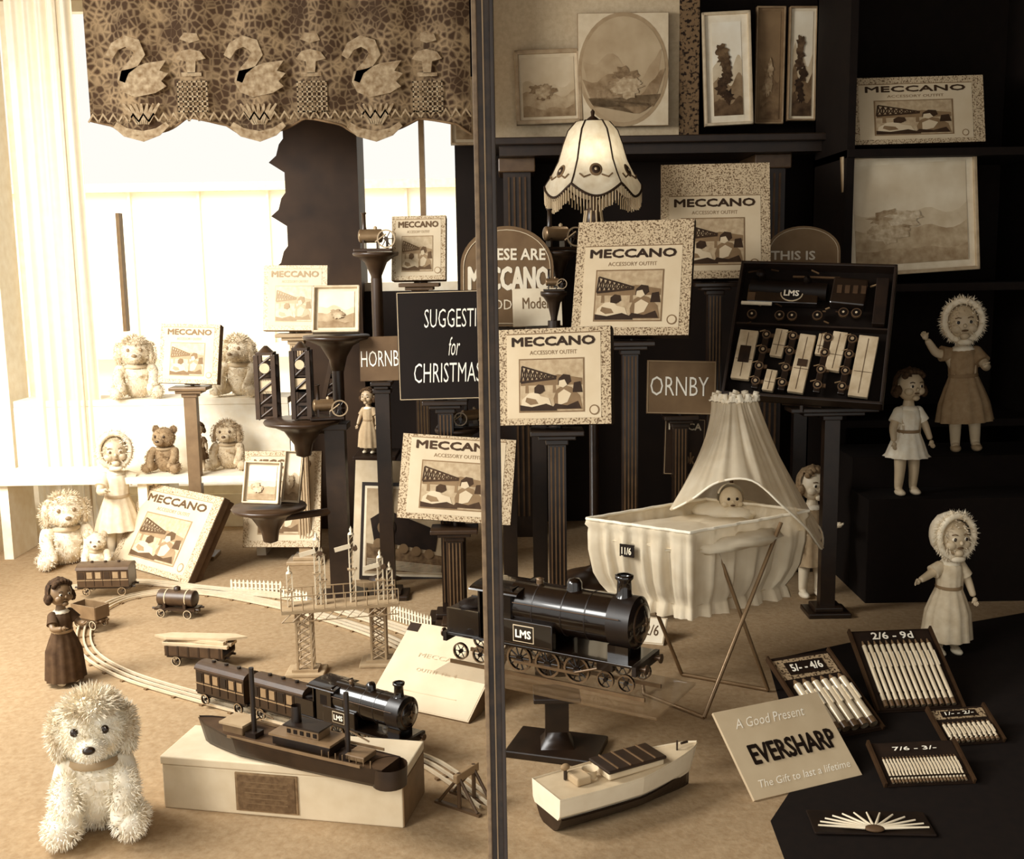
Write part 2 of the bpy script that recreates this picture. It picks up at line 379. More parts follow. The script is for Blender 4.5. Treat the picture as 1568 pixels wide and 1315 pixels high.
# ================= framed pictures =================
def picture(TL,TR,BL,y,lean=.0,fr=.5,mt=.8,sky=.8,hill=.55,tree=.3,fw=.06,name='framed_picture',seed=1,oval=False,yaw=0,matw=.10,tall=False):
    Mx,w,h=frame(TL,TR,BL,y,yaw,lean); b=B(name,Mx); rnd=random.Random(seed); q=min(w,h); f=q*fw; mm=q*matw
    F=M(fr,.4,n=.05,scale=30)
    b.box((w/2,h/2,-.012),(w,h,.012),M(max(.05,fr-.2)))
    if not oval:
        for (c,s_) in (((w/2,f/2),(w,f)),((w/2,h-f/2),(w,f)),((f/2,h/2),(f,h)),((w-f/2,h/2),(f,h))): b.box((c[0],c[1],0),(s_[0],s_[1],.022),F,None,.003)
    b.box((w/2,h/2,-.005),(w*.99,h*.99,.003),M(mt,.7))
    x0,x1,y0,y1=f+mm,w-f-mm,f+mm,h-f-mm; a=x1-x0;c=y1-y0
    def clip(p):
        if not oval: return (min(1,max(0,p[0])),min(1,max(0,p[1])))
        X=(p[0]-.5)*2;Y=(p[1]-.5)*2; r=math.hypot(X,Y)
        if r>1: X/=r;Y/=r
        return (X/2+.5,Y/2+.5)
    def pg(pts,m,z): b.prism([(x0+a*clip(p)[0],y0+c*clip(p)[1]) for p in pts],z,z+.0005,m)
    if oval: base=[(.5+.5*math.cos(6.283*i/40),.5+.5*math.sin(6.283*i/40)) for i in range(40)]; rim=[(.5+.54*math.cos(6.283*i/40),.5+.54*math.sin(6.283*i/40)) for i in range(40)]; b.prism([(x0+a*p[0],y0+c*p[1]) for p in rim],-.004,-.0025,M(.6))
    else: base=[(0,0),(1,0),(1,1),(0,1)]
    pg(base,M(sky,.6,n=.05,scale=8),-.002)
    def ridge(y,amp,m,z):
        pts=[(0.0,.0),(1,.0)]
        for i in range(17): t=1-i/16; pts.append((t,y+amp*noise.noise(Vector((t*3+seed*3.1,seed,0)))+.02*noise.noise(Vector((t*19,seed,3)))))
        pg(pts,m,z)
    ridge(.55,.25,M((sky*2+hill)/3,.7,n=.05,scale=14),-.0012); ridge(.38,.2,M(hill,.7,n=.08,scale=24),-.0004); ridge(.16,.12,M((hill+tree)/2,.7,n=.08,scale=30),.0001)
    cx0=rnd.uniform(.35,.5)
    for k in range(6):
        cx=cx0+rnd.uniform(-.12,.12);cy=rnd.uniform(.28,.48) if not tall else .2+.10*k; pts=[]
        for i in range(22):
            an=6.283*i/22; r=(.08+.09*rnd.random()); pts.append((cx+r*math.cos(an)*(1.6 if tall else 1.2),cy+r*math.sin(an)*.6))
        pg(pts,M(tree+.04*k,.7,n=.10,scale=50),.0008+k*.0006)
    b.finish()
def wallshelf():
    y=4.85; z=P(1000,212,y).z; x0=P(757,212,y).x; x1=P(1292,200,y).x
    b=B('wall_shelf'); m=M(.12,.4,n=.03); l=M(.28,.5)
    b.bx(x0,x1,4.72,5.2,z-.03,z,m,.004); b.bx(x0+.02,x1-.02,4.78,5.2,z-.07,z-.03,m)
    for u in (792,1185):
        x=P(u,300,y).x
        b.bx(x-.06,x+.06,4.9,5.2,0,z-.07,m)
        b.bx(x-.08,x+.08,4.87,5.2,z-.13,z-.07,M(.3,.4),.005)
        for k in (-.036,-.012,.012,.036): b.bx(x+k-.004,x+k+.004,4.892,4.9,.1,z-.15,l)
    b.finish(); return z
zs=wallshelf()
def board():
    y=4.92; x0=P(757,100,y).x;x1=P(1040,100,y).x; b=B('picture_display_board')
    b.bx(x0,x1,y,y+.06,zs,2.55,M(.74,.7,n=.03,scale=60,kind='noise')); b.bx(x1,x1+.085,y-.01,y+.09,zs,2.55,M(.1,.7,n=0,scale=60,kind='stipple',g2=.42)); b.finish()
board()
picture((790,78),(892,74),(788,192),4.86,.02,.6,.80,.76,.62,.42,seed=3,matw=.05)
picture((884,20),(1024,18),(886,194),4.85,.02,.7,.80,.66,.52,.46,oval=True,seed=5,matw=.02,fw=.02)
picture((1075,20),(1150,16),(1078,194),4.9,.02,.75,.9,.92,.5,.15,seed=8,matw=.14,tall=True)
picture((1155,10),(1200,10),(1158,190),4.95,.02,.5,.45,.45,.4,.38,seed=9)
picture((1206,10),(1250,10),(1208,185),4.9,.02,.5,.85,.88,.4,.1,seed=12,tall=True)
picture((690,118),(742,118),(690,222),5.1,.02,.62,.8,.75,.6,.5,seed=14)
def unit():
    x0=P(1283,400,4.5).x; x1=2.17
    b=B('shelf_unit'); m=M(.03,.8,n=.015)
    b.bx(x0,x0+.03,4.42,4.9,0,2.5,m); b.bx(x1-.03,x1,4.42,4.9,0,2.5,m); b.bx(x0,x1,4.88,4.9,0,2.5,m)
    for v in (229,434,640): 
        z=P(1400,v,4.45).z; b.bx(x0,x1,4.40,4.9,z-.03,z,m)
    b.finish()
unit()
picture((1292,240),(1498,226),(1292,426),4.44,.03,.66,.86,.82,.66,.54,seed=21,fw=.03,matw=.06)
conset((1303,120),(1512,114),(1294,223),4.46,lean=.05,th=.06,st=False,top=.1,h=.05)
# ================= construction set boxes =================
conset((1022,252),(1190,248),(1000,428),4.15,yaw=-.05,lean=.12,top=.28,h=.03)
conset((893,340),(1072,334),(866,514),3.7,yaw=-.12,lean=.12,top=.22,th=.05)
conset((764,505),(937,498),(762,652),3.25,yaw=-.09,lean=.05,top=.05,th=.06)
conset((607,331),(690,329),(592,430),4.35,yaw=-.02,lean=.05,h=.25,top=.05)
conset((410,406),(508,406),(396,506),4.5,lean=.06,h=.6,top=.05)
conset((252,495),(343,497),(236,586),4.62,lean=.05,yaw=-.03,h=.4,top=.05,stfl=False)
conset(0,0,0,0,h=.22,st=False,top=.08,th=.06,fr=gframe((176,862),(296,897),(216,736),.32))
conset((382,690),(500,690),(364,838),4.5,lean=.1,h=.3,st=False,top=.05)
conset((626,663),(800,674),(598,792),3.62,lean=.07,yaw=-.03,h=.1,top=.03,th=.05)
conset(0,0,0,0,h=.25,st=False,plain=True,th=.045,name='toy_set_box',fr=gframe((568,1074),(724,1108),(625,950),.17),side_g=.2)
# ================= floor lamp =================
def lamp():
    p=P(908,285,4.2); b=B('floor_lamp',T((p.x,p.y,0))); z0=p.z
    sh=M(.88,.8,trans=.5,n=.05,scale=30); rib=M(.16,.6); fr=M(.7,.8)
    prof=[(.03,.235),(.062,.232),(.09,.20),(.108,.15),(.125,.09),(.15,.04),(.176,0)]
    b.lathe(prof,(0,0,z0),sh,48,rip=.035,rn=6,scal=.045)
    for i in range(6):
        a=2*math.pi*i/6
        b.tube([Vector((r*1.02*math.cos(a),r*1.02*math.sin(a),z0+z)) for r,z in prof],.0035,rib,6)
        a=2*math.pi*(i+.5)/6; c=Vector((.142*math.cos(a),.142*math.sin(a),z0+.05)); o=b.M; b.M=b.M@T(c)@Matrix.Rotation(a,4,'Z')@Ry(-25)
        b.ell((0,0,0),(.003,.024,.026),M(.4,.8),14,10); b.ell((.002,0,0),(.003,.016,.017),rib,10,8); b.ell((.004,0,0),(.003,.006,.006),M(.7),8,6)
        b.tube([(0,-.02,-.02),(.0,-.045,-.03),(0,-.06,-.015)],.003,M(.4),5); b.tube([(0,.02,-.02),(.0,.045,-.03),(0,.06,-.015)],.003,M(.4),5); b.M=o
    for i in range(96):
        a=2*math.pi*i/96; r=.176*(1+.03*math.cos(6*a)); zz=z0-.045*abs(math.sin(3*a)); l=.045+.012*random.random()
        b.cyl((r*math.cos(a),r*math.sin(a),zz),(r*math.cos(a),r*math.sin(a),zz-l),.0022,fr,n=5)
        a2=2*math.pi*(i+1)/96; r2=.176*(1+.03*math.cos(6*a2))
        b.cyl((r*math.cos(a),r*math.sin(a),zz),(r2*math.cos(a2),r2*math.sin(a2),z0-.045*abs(math.sin(3*a2))),.005,rib,n=5)
    b.lathe([(0,.28),(.008,.27),(.006,.255),(.016,.248),(.03,.236),(.03,.225)],(0,0,z0),rib,16)
    b.lathe([(.0,.2),(.012,.2),(.014,.05),(.012,-.05),(.03,-.09),(.035,-.13),(.018,-.18),(.016,-.3),(.03,-.33),(.02,-.4),(.018,-z0+.06),(.05,-z0+.045),(.13,-z0+.02),(.14,-z0)],(0,0,z0),M(.2,.3),20)
    for i in range(10):
        a=6.283*i/10; b.cyl((.03*math.cos(a),.03*math.sin(a),z0-.09),(.045*math.cos(a),.045*math.sin(a),z0-.19-.02*(i%3)),.004,fr,n=5)
    b.finish()
    l=bpy.data.lights.new('lamp_bulb','POINT'); l.energy=.6; l.color=(1,.95,.82); l.shadow_soft_size=.03
    o=bpy.data.objects.new('lamp_bulb',l); o.location=(p.x+.0,p.y-.05,z0+.1); sc.collection.objects.link(o)
lamp()
# ================= signs =================
def sign(name,TL,TR,BL,y,g,border,texts,lean=.03,yaw=0,th=.008,st=True,shape=None,n=.03,fr=None,fl=True):
    Mx,w,h=fr if fr else frame(TL,TR,BL,y,yaw,lean); b=B(name,Mx); m=M(g,.5,n=n,scale=14)
    if shape=='arch':
        pts=[(0,0),(w,0),(w,h*.6)]+[(w/2+w/2*math.cos(math.pi*i/20),h*.6+h*.4*math.sin(math.pi*i/20)) for i in range(1,20)]+[(0,h*.6)]
        b.prism(pts,-th,0,m)
        if border is not None:
            c=Vector((w/2,h*.45,.001)); q=[Vector((p[0],p[1],.001)) for p in pts]; q=[c+(v-c)*.93 for v in q]
            b.tube(q+[q[0]],.0016,M(border),5)
    else:
        b.box((w/2,h/2,-th/2),(w,h,th),m,None,.001)
        if border is not None:
            e=M(border); t=.0025; k=.0035
            b.box((w/2,h-k,0.0005),(w-2*k,t,.002),e); b.box((w/2,k,0.0005),(w-2*k,t,.002),e); b.box((k,h/2,0.0005),(t,h-2*k,.002),e); b.box((w-k,h/2,0.0005),(t,h-2*k,.002),e)
    for t in texts:
        s_,cx,cy,tw,tt,tg=t[:6]; off=t[6] if len(t)>6 else 0; shr=t[7] if len(t)>7 else 0
        b.text(s_,cx*w,cy*h,tw*w,tt*h,M(tg),.0015,off,shr)
    if fr:
        b.box((w/2,h*.45,-th-.002),(.02,h*.7,.003),M(.3)); 
    b.finish()
    if st:
        q=Mx@Vector((w/2,0,-th)); q2=Mx@Vector((0,0,0)); q3=Mx@Vector((w,0,0))
        stand(q.x,q.y+.015,min(q.z,q2.z,q3.z)-.001,w*.5,fl,(Mx,w,h,th))
    return Mx,w,h
sign('christmas_suggestions_sign',(616,447),(756,443),(602,614),3.72,.04,.7,[('SUGGESTIO',.64,.75,.68,.17,.99,-.008,.1),('for',.62,.49,.13,.17,.99,-.006,.4),('CHRISTMAS',.54,.25,.74,.18,.99,-.008,.1)],n=.01)
sign('arched_toy_sign',(706,346),(849,346),(704,500),3.95,.40,.8,[('THESE ARE',.55,.72,.72,.11,.9,.03),('MECCANO',.52,.48,.86,.22,.9,.04),('MODELS',.5,.22,.5,.1,.85,0)],shape='arch',fl=False)
sign('train_brand_sign',(552,516),(616,514),(550,584),4.0,.36,None,[('HORNB',.48,.5,.9,.36,.99,-.005)],fl=False)
sign('train_brand_sign',(990,551),(1096,553),(991,633),3.95,.42,.6,[('ORNBY',.47,.52,.84,.36,1,-.005)])
sign('arched_toy_sign',(1178,346),(1290,346),(1172,440),4.3,.5,.85,[('THIS IS',.35,.52,.6,.14,.97,.03)],shape='arch',fl=False)
sign('price_card',(795,442),(870,440),(775,500),3.85,.86,None,[('Models',.5,.6,.6,.3,.4)],lean=.06,fl=False)
sign('toy_catalogue_poster',(1022,640),(1084,642),(1012,726),4.0,.16,.6,[('MECCA',.5,.86,.8,.12,.85,.03),('Book',.5,.3,.5,.2,.5,.03)],fl=False)
sign('pen_advertising_card',0,0,0,0,.72,None,[('EVERSHARP',.54,.46,.78,.21,.06,.035),('A Good Present',.46,.82,.66,.11,.95,0,.4),('The Gift to last a lifetime',.52,.15,.84,.08,.95,0,.3)],st=False,n=.02,fr=gframe((1150,1227),(1316,1187),(1096,1090),.15))
sign('price_card',0,0,0,0,.9,.7,[('2/6',.5,.5,.5,.4,.3)],st=False,fr=gframe((980,984),(1022,988),(975,942),.07))
def card(TL,TR,BL,y,lean=.05,h=0.,name='photo_card',seed=2):
    picture(TL,TR,BL,y,lean,haze_lift(.7,h),haze_lift(.8,h),haze_lift(.85,h),haze_lift(.55,h),haze_lift(.35,h),name=name,seed=seed,fw=.05,matw=.07)
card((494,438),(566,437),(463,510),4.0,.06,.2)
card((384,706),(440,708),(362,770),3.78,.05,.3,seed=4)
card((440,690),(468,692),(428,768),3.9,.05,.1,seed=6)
def locoprint():
    Mx,w,h=frame((538,704),(700,708),(545,890),4.25,0,.1); b=B('framed_picture',Mx)
    b.box((w/2,h/2,-.012),(w,h,.02),M(.78,.6)); b.box((w*.5,h*.42,0),(w*.86,h*.8,.008),M(.12,.4)); b.box((w*.5,h*.42,.003),(w*.80,h*.74,.006),M(.88,.6)); b.box((w*.5,h*.42,.006),(w*.76,h*.70,.003),M(.66,.6,n=.1,scale=14))
    d=M(.10,.6); 
    b.prism([(w*.13,h*.32),(w*.87,h*.22),(w*.87,h*.09),(w*.13,h*.09)],.008,.009,M(.40,n=.1,scale=40))
    b.prism([(w*.2,h*.34),(w*.16,h*.52),(w*.3,h*.6),(w*.72,h*.46),(w*.8,h*.40),(w*.78,h*.26)],.009,.011,d)
    for i in range(5): b.cyl((w*(.24+.12*i),h*(.32-.02*i),.0105),(w*(.24+.12*i),h*(.32-.02*i),.014),w*.045,M(.45),n=16); 
    b.cyl((w*.3,h*.45,.011),(w*.3,h*.45,.015),w*.1,M(.08),n=20); b.cyl((w*.3,h*.45,.015),(w*.3,h*.45,.016),w*.07,M(.4),n=20)
    for i in range(7): b.prism([(w*.14,h*(.12+.012*i)),(w*.84,h*(.08+.01*i)),(w*.84,h*(.084+.01*i)),(w*.14,h*(.124+.012*i))],.010,.0105,M(.85))
    b.finish()
locoprint()
# ================= toys: trains =================
def wheel(b,x,y,z,r,m,l,t=.012,spk=8):
    b.lathe([(r*.98,-t/2),(r*.98,t/2)],(x,y,z),m,20,Rx(90)); 
    b.lathe([(r*.99,-t*.52),(r*.84,-t*.52)],(x,y,z),l,20,Rx(90)); b.lathe([(r*.99,t*.52),(r*.84,t*.52)],(x,y,z),l,20,Rx(90)); b.lathe([(r*.84,-t*.52),(r*.84,t*.52)],(x,y,z),m,20,Rx(90)); b.cyl((x,y-t*.6,z),(x,y+t*.6,z),r*.24,m,n=10)
    for k in range(spk):
        a=math.pi*2*k/spk; b.cyl((x,y,z),(x+r*.85*math.cos(a),y,z+r*.85*math.sin(a)),r*.06,m,n=5)
def loco(name,Mx,L,h=0.,txt='LMS'):
    b=B(name,Mx@S(L)); k=M(haze_lift(.03,h),.2,coat=.6,n=.01); d=M(haze_lift(.05,h),.4); l=M(haze_lift(.36,h),.35,metal=.3); md=M(haze_lift(.25,h),.35,metal=.4)
    b.cyl((-.18,0,.30),(.33,0,.30),.112,k,n=36); b.cyl((.33,0,.30),(.44,0,.30),.118,d,n=36)
    for x in (-.05,.10,.22): b.cyl((x,0,.30),(x+.006,0,.30),.1135,d,n=36)
    b.lathe([(.118,0),(.1,.012),(.085,.012),(.08,.02),(.03,.032),(.0,.034)],(.44,0,.30),k,30,Ry(90))
    b.lathe([(.088,.013),(.083,.019),(.078,.019)],(.44,0,.30),md,30,Ry(90))
    b.cyl((.46,0,.30),(.482,0,.30),.012,l,n=10); b.box((.475,0,.30),(.006,.07,.008),l); b.box((.478,0,.30),(.006,.008,.06),l)
    b.lathe([(.05,-.005),(.034,.02),(.032,.08),(.042,.09),(.042,.105),(.03,.105)],(.37,0,.405),k,20)
    b.lathe([(.045,-.01),(.036,.01),(.036,.035),(.025,.052),(0,.058)],(.12,0,.405),k,20); b.lathe([(.02,-.01),(.016,.02),(.02,.03),(0,.035)],(-.06,0,.405),l,14)
    b.box((-.03,0,.135),(.99,.25,.014),k,None,.003); b.box((.475,0,.12),(.02,.26,.045),d); b.box((-.515,0,.12),(.02,.26,.045),d)
    for sy in (-1,1):
        b.box((-.08,sy*.105,.20),(.30,.04,.12),k,None,.006)
        b.box((-.22,sy*.115,.26),(.14,.012,.23),k); b.box((-.22,sy*.1215,.30),(.06,.002,.07),M(.02))
        b.box((-.42,sy*.11,.20),(.18,.012,.12),k)
        for x in (.475,-.515):
            q=1 if x>0 else -1; b.cyl((x,sy*.08,.12),(x+q*.035,sy*.08,.12),.012,md,n=10); b.cyl((x+q*.035,sy*.08,.12),(x+q*.042,sy*.08,.12),.022,md,n=14)
        for x in (-.12,.03,.18): wheel(b,x,sy*.095,.068,.066,k,l,.016,10)
        for x in (-.45,-.34,.32,.42): wheel(b,x,sy*.09,.044,.042,k,l,.014,6)
        b.box((.03,sy*.112,.055),(.34,.008,.012),l); b.cyl((.30,sy*.11,.1),(.18,sy*.115,.06),.006,l,n=6); b.box((.33,sy*.105,.115),(.08,.035,.04),k,None,.005)
        b.tube([(-.14,sy*.12,.34),(.40,sy*.122,.34)],.003,md,6)
        b.box((.37,sy*.06,.17),(.1,.02,.06),k)
        for zz in (.15,.255): b.box((-.08,sy*.1255,zz),(.28,.0015,.002),md)
        if txt:
            o=b.M; b.M=b.M@T((-.08,sy*.126,.20))@(Rx(90) if sy<0 else Rz(180)@Rx(90))
            b.box((0,0,0),(.11,.08,.003),M(.75),None,.001); b.box((0,0,.001),(.102,.072,.003),k,None,.001); b.text(txt,0,0,.08,.036,M(.95),.003,.04); b.M=o
    b.box((-.33,0,.26),(.01,.22,.24),k); b.box((-.15,0,.30),(.01,.22,.20),k)
    pts=[(.135*math.cos(math.pi*i/12),.025*math.sin(math.pi*i/12)) for i in range(13)]
    b.prism(pts,-.13,.13,k,T((-.24,0,.375))@Rz(90)@Rx(90))
    b.box((-.42,0,.20),(.18,.21,.11),d); b.ell((-.42,0,.255),(.08,.09,.03),M(.04),14,8,disp=.5)
    return b.finish()
def Mdir(p0,p1,zoff=0):
    d=p1-p0; a=math.atan2(d.y,d.x); m=T(((p0.x+p1.x)/2,(p0.y+p1.y)/2,(p0.z+p1.z)/2+zoff))@Matrix.Rotation(a,4,'Z'); return m,(Vector((d.x,d.y,0))).length
zsf=.172
pa=FL(706,1003,zsf); pb=FL(1000,1062,zsf); mx,L=Mdir(pa,pb)
loco('toy_locomotive',mx@T((0,0,.010)),L*.98)
def locostand():
    c=FL(853,1148,0); b=B('display_stand'); m=M(.08,.35); gl=M(.45,.08,n=.02,alpha=.28)
    b.box((c.x,c.y,.01),(.235,.16,.02),m,Rz(-18),.004); b.lathe([(.06,.02),(.045,.035),(.035,.06),(.034,.07)],(c.x,c.y,0),m,4,Rz(45))
    b.bx(c.x-.03,c.x+.03,c.y-.025,c.y+.025,.02,zsf-.03,m)
    b.box((c.x,c.y,zsf-.02),(.12,.1,.014),m,None,.003)
    b.M=mx; w=.30
    b.box((.03,0.0,-.006),(L*1.12,w*.85,.008),gl,None,.002)
    for y in (-.06,0.06): b.box((0,y*.85,.002),(L,.006,.010),M(.4,.3,metal=.6))
    b.finish()
locostand()
def wheels4(b,l,w,m,lt,r=.016):
    for x in (-l*.33,l*.33):
        for y in (-w*.42,w*.42): wheel(b,x,y,r,r,m,lt,.006,6)
        b.cyl((x,-w*.4,r),(x,w*.4,r),.003,m,n=6)
    b.box((0,0,r*1.9),(l,w*.8,r*.5),m)
    for x in (-l/2,l/2):
        for y in (-w*.25,w*.25):
            q=1 if x>0 else -1; b.cyl((x,y,r*1.9),(x+q*.012,y,r*1.9),.004,m,n=8)
def coach(Mx,l,w=.06,hh=.085,h=0.,name='toy_railway_coach'):
    b=B(name,Mx); m=M(haze_lift(.15,h),.35,n=.03); d=M(haze_lift(.06,h),.4); lt=M(haze_lift(.5,h),.5); wheels4(b,l,w,d,lt)
    z0=.034; b.box((0,0,z0+hh*.36),(l*.96,w,hh*.72),m,None,.002)
    n=max(3,int(l/.032))
    for sy in (-1,1):
        for i in range(n):
            x=-l*.48+l*.96*(i+.5)/n; b.box((x,sy*w*.5,z0+hh*.5),(l*.96/n*.62,.003,hh*.26),lt if i%3 else d); b.box((x+l*.48/n,sy*w*.502,z0+hh*.36),(.0015,.003,hh*.6),d)
        b.box((0,sy*w*.503,z0+hh*.30),(l*.96,.002,.003),lt)
    pts=[(w*.55*math.cos(math.pi*i/12),hh*.2*math.sin(math.pi*i/12)) for i in range(13)]
    b.prism(pts,-l*.49,l*.49,M(haze_lift(.22,h),.4),T((0,0,z0+hh*.72))@Rz(90)@Rx(90))
    for x in (-l*.25,0,l*.25): b.cyl((x,0,z0+hh*.9),(x,0,z0+hh*.98),.006,d,n=8)
    b.finish()
def wagon(Mx,l,w=.06,kind='tank',h=0.):
    b=B({'tank':'toy_tank_wagon','flat':'toy_timber_wagon','open':'toy_open_wagon'}[kind],Mx); m=M(haze_lift(.2,h),.4,n=.04); d=M(haze_lift(.1,h),.4); lt=M(haze_lift(.7,h),.5); wheels4(b,l,w,d,lt)
    if kind=='tank':
        b.cyl((-l*.42,0,.066),(l*.42,0,.066),.030,m,n=22); b.ell((-l*.42,0,.066),(.008,.030,.030),d); b.ell((l*.42,0,.066),(.008,.030,.030),d)
        b.lathe([(.012,0),(.012,.012),(.005,.016),(0,.016)],(0,0,.094),d,14)
        for x in (-l*.25,l*.25): b.cyl((x,0,.066),(x+.004,0,.066),.0315,lt,n=22); b.box((x,0,.042),(.01,w*.8,.02),d)
    elif kind=='flat':
        b.box((0,0,.037),(l,w,.006),m)
        for sy in (-1,1):
            b.box((0,sy*w*.5,.052),(l,.004,.03),m)
            for i in range(6): b.box((-l*.45+l*.9*i/5,sy*w*.52,.052),(.006,.003,.032),d)
        for i in range(5): b.box((0.0,-w*.36+i*w*.18,.07),(l*1.15,w*.14,.010),lt,Rz(random.uniform(-6,6)),.001)
        for i in range(3): b.box((.0,-w*.2+i*w*.2,.080),(l*1.0,w*.14,.010),lt,Rz(random.uniform(-10,10)),.001)
        b.prism([(-l*.75,.0),(-l*.5,.025),(l*.55,.025),(l*.8,.0),(l*.5,-.025),(-l*.5,-.025)],.085,.092,lt,Rz(6))
    else:
        for y in (-w/2,w/2): b.box((0,y,.06),(l,.004,.045),m)
        for x in (-l/2,l/2): b.box((x,0,.06),(.004,w,.045),m)
        b.box((0,0,.04),(l,w,.005),d)
    b.finish()
def track(name,pix,h=0.,w=.022):
    pts=[FL(*p) for p in pix]; path=[]
    n=len(pts)
    for i in range(n-1):
        p0=pts[max(0,i-1)];p1=pts[i];p2=pts[i+1];p3=pts[min(n-1,i+2)]
        for k in range(10):
            t=k/10; path.append(.5*((2*p1)+(p2-p0)*t+(2*p0-5*p1+4*p2-p3)*t*t+(3*p1-p0-3*p2+p3)*t**3))
    path.append(pts[-1]); b=B(name); rm=M(haze_lift(.85,h),.3,metal=.3); sm=M(haze_lift(.42,h),.5)
    nr=[]
    for i,p in enumerate(path):
        d=(path[min(len(path)-1,i+1)]-path[max(0,i-1)]).normalized(); nr.append(Vector((-d.y,d.x,0)))
    for o in (-w,0,w):
        vs=[];fs=[]
        for p,nn in zip(path,nr):
            for (a,z) in ((-.003,.004),(.003,.004),(.003,.012),(-.003,.012)): vs.append(p+nn*(o+a)+Vector((0,0,z)))
        for i in range(len(path)-1):
            for k in range(4): fs.append([i*4+k,i*4+(k+1)%4,i*4+4+(k+1)%4,i*4+4+k])
        b.add(vs,fs,rm)
    acc=0
    for i in range(1,len(path)):
        acc+=(path[i]-path[i-1]).length
        if acc>.085:
            acc=0; a=math.atan2(nr[i].y,nr[i].x); b.box(path[i]+Vector((0,0,.0025)),(w*3.0,.012,.005),sm,Matrix.Rotation(a,4,'Z'))
    b.finish()
track('toy_train_track',[(748,1236),(690,1192),(628,1160),(470,1115),(320,1075),(190,1035),(132,995),(140,948),(200,916),(300,908),(430,930),(560,968),(640,1005)])
track('toy_train_track',[(90,905),(200,893),(330,905),(450,918),(560,948),(640,975)],.2)
def onfloor(u0,v0,u1,v1,z=.012): return Mdir(FL(u0,v0,z),FL(u1,v1,z))
m_,l_=onfloor(478,1112,630,1158); loco('toy_locomotive',m_,l_*1.08,.0)
m_,l_=onfloor(396,1092,480,1116); coach(m_,l_*.98,h=.0,hh=.095)
m_,l_=onfloor(312,1070,390,1092); coach(m_,l_*.98,h=.0,hh=.095)
m_,l_=onfloor(240,940,308,944,0); wagon(m_,l_*.9,kind='tank',h=.08,w=.075)
m_,l_=onfloor(262,1012,354,1018,0); wagon(m_,l_*.95,kind='flat',h=.05,w=.085)
m_,l_=onfloor(122,908,208,906); coach(m_,l_*.95,.09,.095,.12,name='toy_railway_van')
m_,l_=onfloor(122,955,158,962); wagon(m_,l_*1.0,kind='open',h=.3)
def buffer():
    c=FL(715,1232); b=B('toy_buffer_stop',T((c.x,c.y,.0))@Rz(-35)); m=M(.3,.4)
    for y in (-.028,.028):
        b.cyl((.0,y,.0),(.0,y,.09),.005,m,n=8); b.cyl((-.06,y,.006),(0,y,.08),.004,m,n=8); b.cyl((.05,y,.006),(0,y,.08),.004,m,n=8); b.bx(-.07,.06,y-.006,y+.006,0,.006,m)
    b.box((0,0,.08),(.012,.085,.02),M(.5),None,.002); b.finish()
buffer()
def fence(u0,v0,u1,v1,hh=.05,h=.2):
    p0=FL(u0,v0);p1=FL(u1,v1); mx_,l=Mdir(p0,p1); b=B('toy_fence',mx_); m=M(haze_lift(.85,h)); n=int(l/.016)
    for i in range(n+1):
        x=-l/2+l*i/n; b.prism([(x-.004,0),(x+.004,0),(x+.004,hh*.85),(x,hh),(x-.004,hh*.85)],-.001,.001,m,Rx(90))
    for z in (.3,.7): b.box((0,.002,hh*z),(l,.003,.004),m)
    b.finish()
fence(355,905,430,908); fence(600,948,660,968,.06); fence(430,915,470,925)
def gantry():
    b=B('toy_signal_gantry'); m=M(.60,.4,n=.04); d=M(.3,.4); l=M(.85,.4)
    def lattice(x,y,z0,z1,w,n):
        for a in (-w,w):
            for c in (-w,w): b.bx(x+a-.003,x+a+.003,y+c-.003,y+c+.003,z0,z1,m)
        for i in range(n):
            za=z0+(z1-z0)*i/n; zb=z0+(z1-z0)*(i+1)/n
            for c in (-w,w):
                b.cyl((x-w,y+c,za),(x+w,y+c,zb),.0022,m,n=5); b.cyl((x+w,y+c,za),(x-w,y+c,zb),.0022,m,n=5)
                b.cyl((x+c,y-w,za),(x+c,y+w,zb),.0022,m,n=5)
    f1=FL(470,1030); f2=FL(582,1015)
    zp=P(520,925,(f1.y+f2.y)/2).z
    for f in (f1,f2):
        b.bx(f.x-.06,f.x+.06,f.y-.045,f.y+.045,0,.012,M(.62),.003); b.bx(f.x-.04,f.x+.04,f.y-.03,f.y+.03,.012,.02,m)
        lattice(f.x,f.y,.02,zp,.022,7)
    xa=f1.x-.07; xb=f2.x+.06
    mg=Mdir(Vector((xa,f1.y,0)),Vector((xb,f2.y,0)))
    o=b.M; b.M=mg[0]; ll=mg[1]
    b.box((0,0,zp),(ll,.10,.010),m); 
    for y in (-.048,.048):
        b.box((0,y,zp+.05),(ll,.003,.003),m)
        for i in range(12): b.cyl((-ll/2+ll*i/11,y,zp),(-ll/2+ll*i/11,y,zp+.05),.0018,m,n=5)
        for i in range(11): b.cyl((-ll/2+ll*i/11,y,zp-.03),(-ll/2+ll*(i+1)/11,y,zp),.0018,m,n=5)
        b.box((0,y,zp-.03),(ll,.003,.003),m)
    for x,hh,arm in ((-.42,.11,0),(-.18,.21,1),(-.14,.16,0),(.12,.22,1),(.36,.14,1),(.44,.1,0)):
        X=x*ll; w=.008
        for a in (-w,w): b.bx(X+a-.0018,X+a+.0018,-.006,.006,zp,zp+hh,l)
        for i in range(int(hh/.02)): b.cyl((X-w,0,zp+i*.02),(X+w,0,zp+(i+1)*.02),.0016,l,n=5)
        b.lathe([(.009,0),(.009,.004),(.003,.008),(.005,.016),(0,.026)],(X,0,zp+hh),l,10)
        if arm: b.box((X-.028,-.008,zp+hh*.82),(.05,.003,.014),l,Ry(-12)); b.cyl((X+.01,-.01,zp+hh*.8),(X+.01,.01,zp+hh*.8),.008,d,n=10)
        b.box((X,0,zp+hh*.5),(.03,.02,.003),m)
    b.M=o; b.finish()
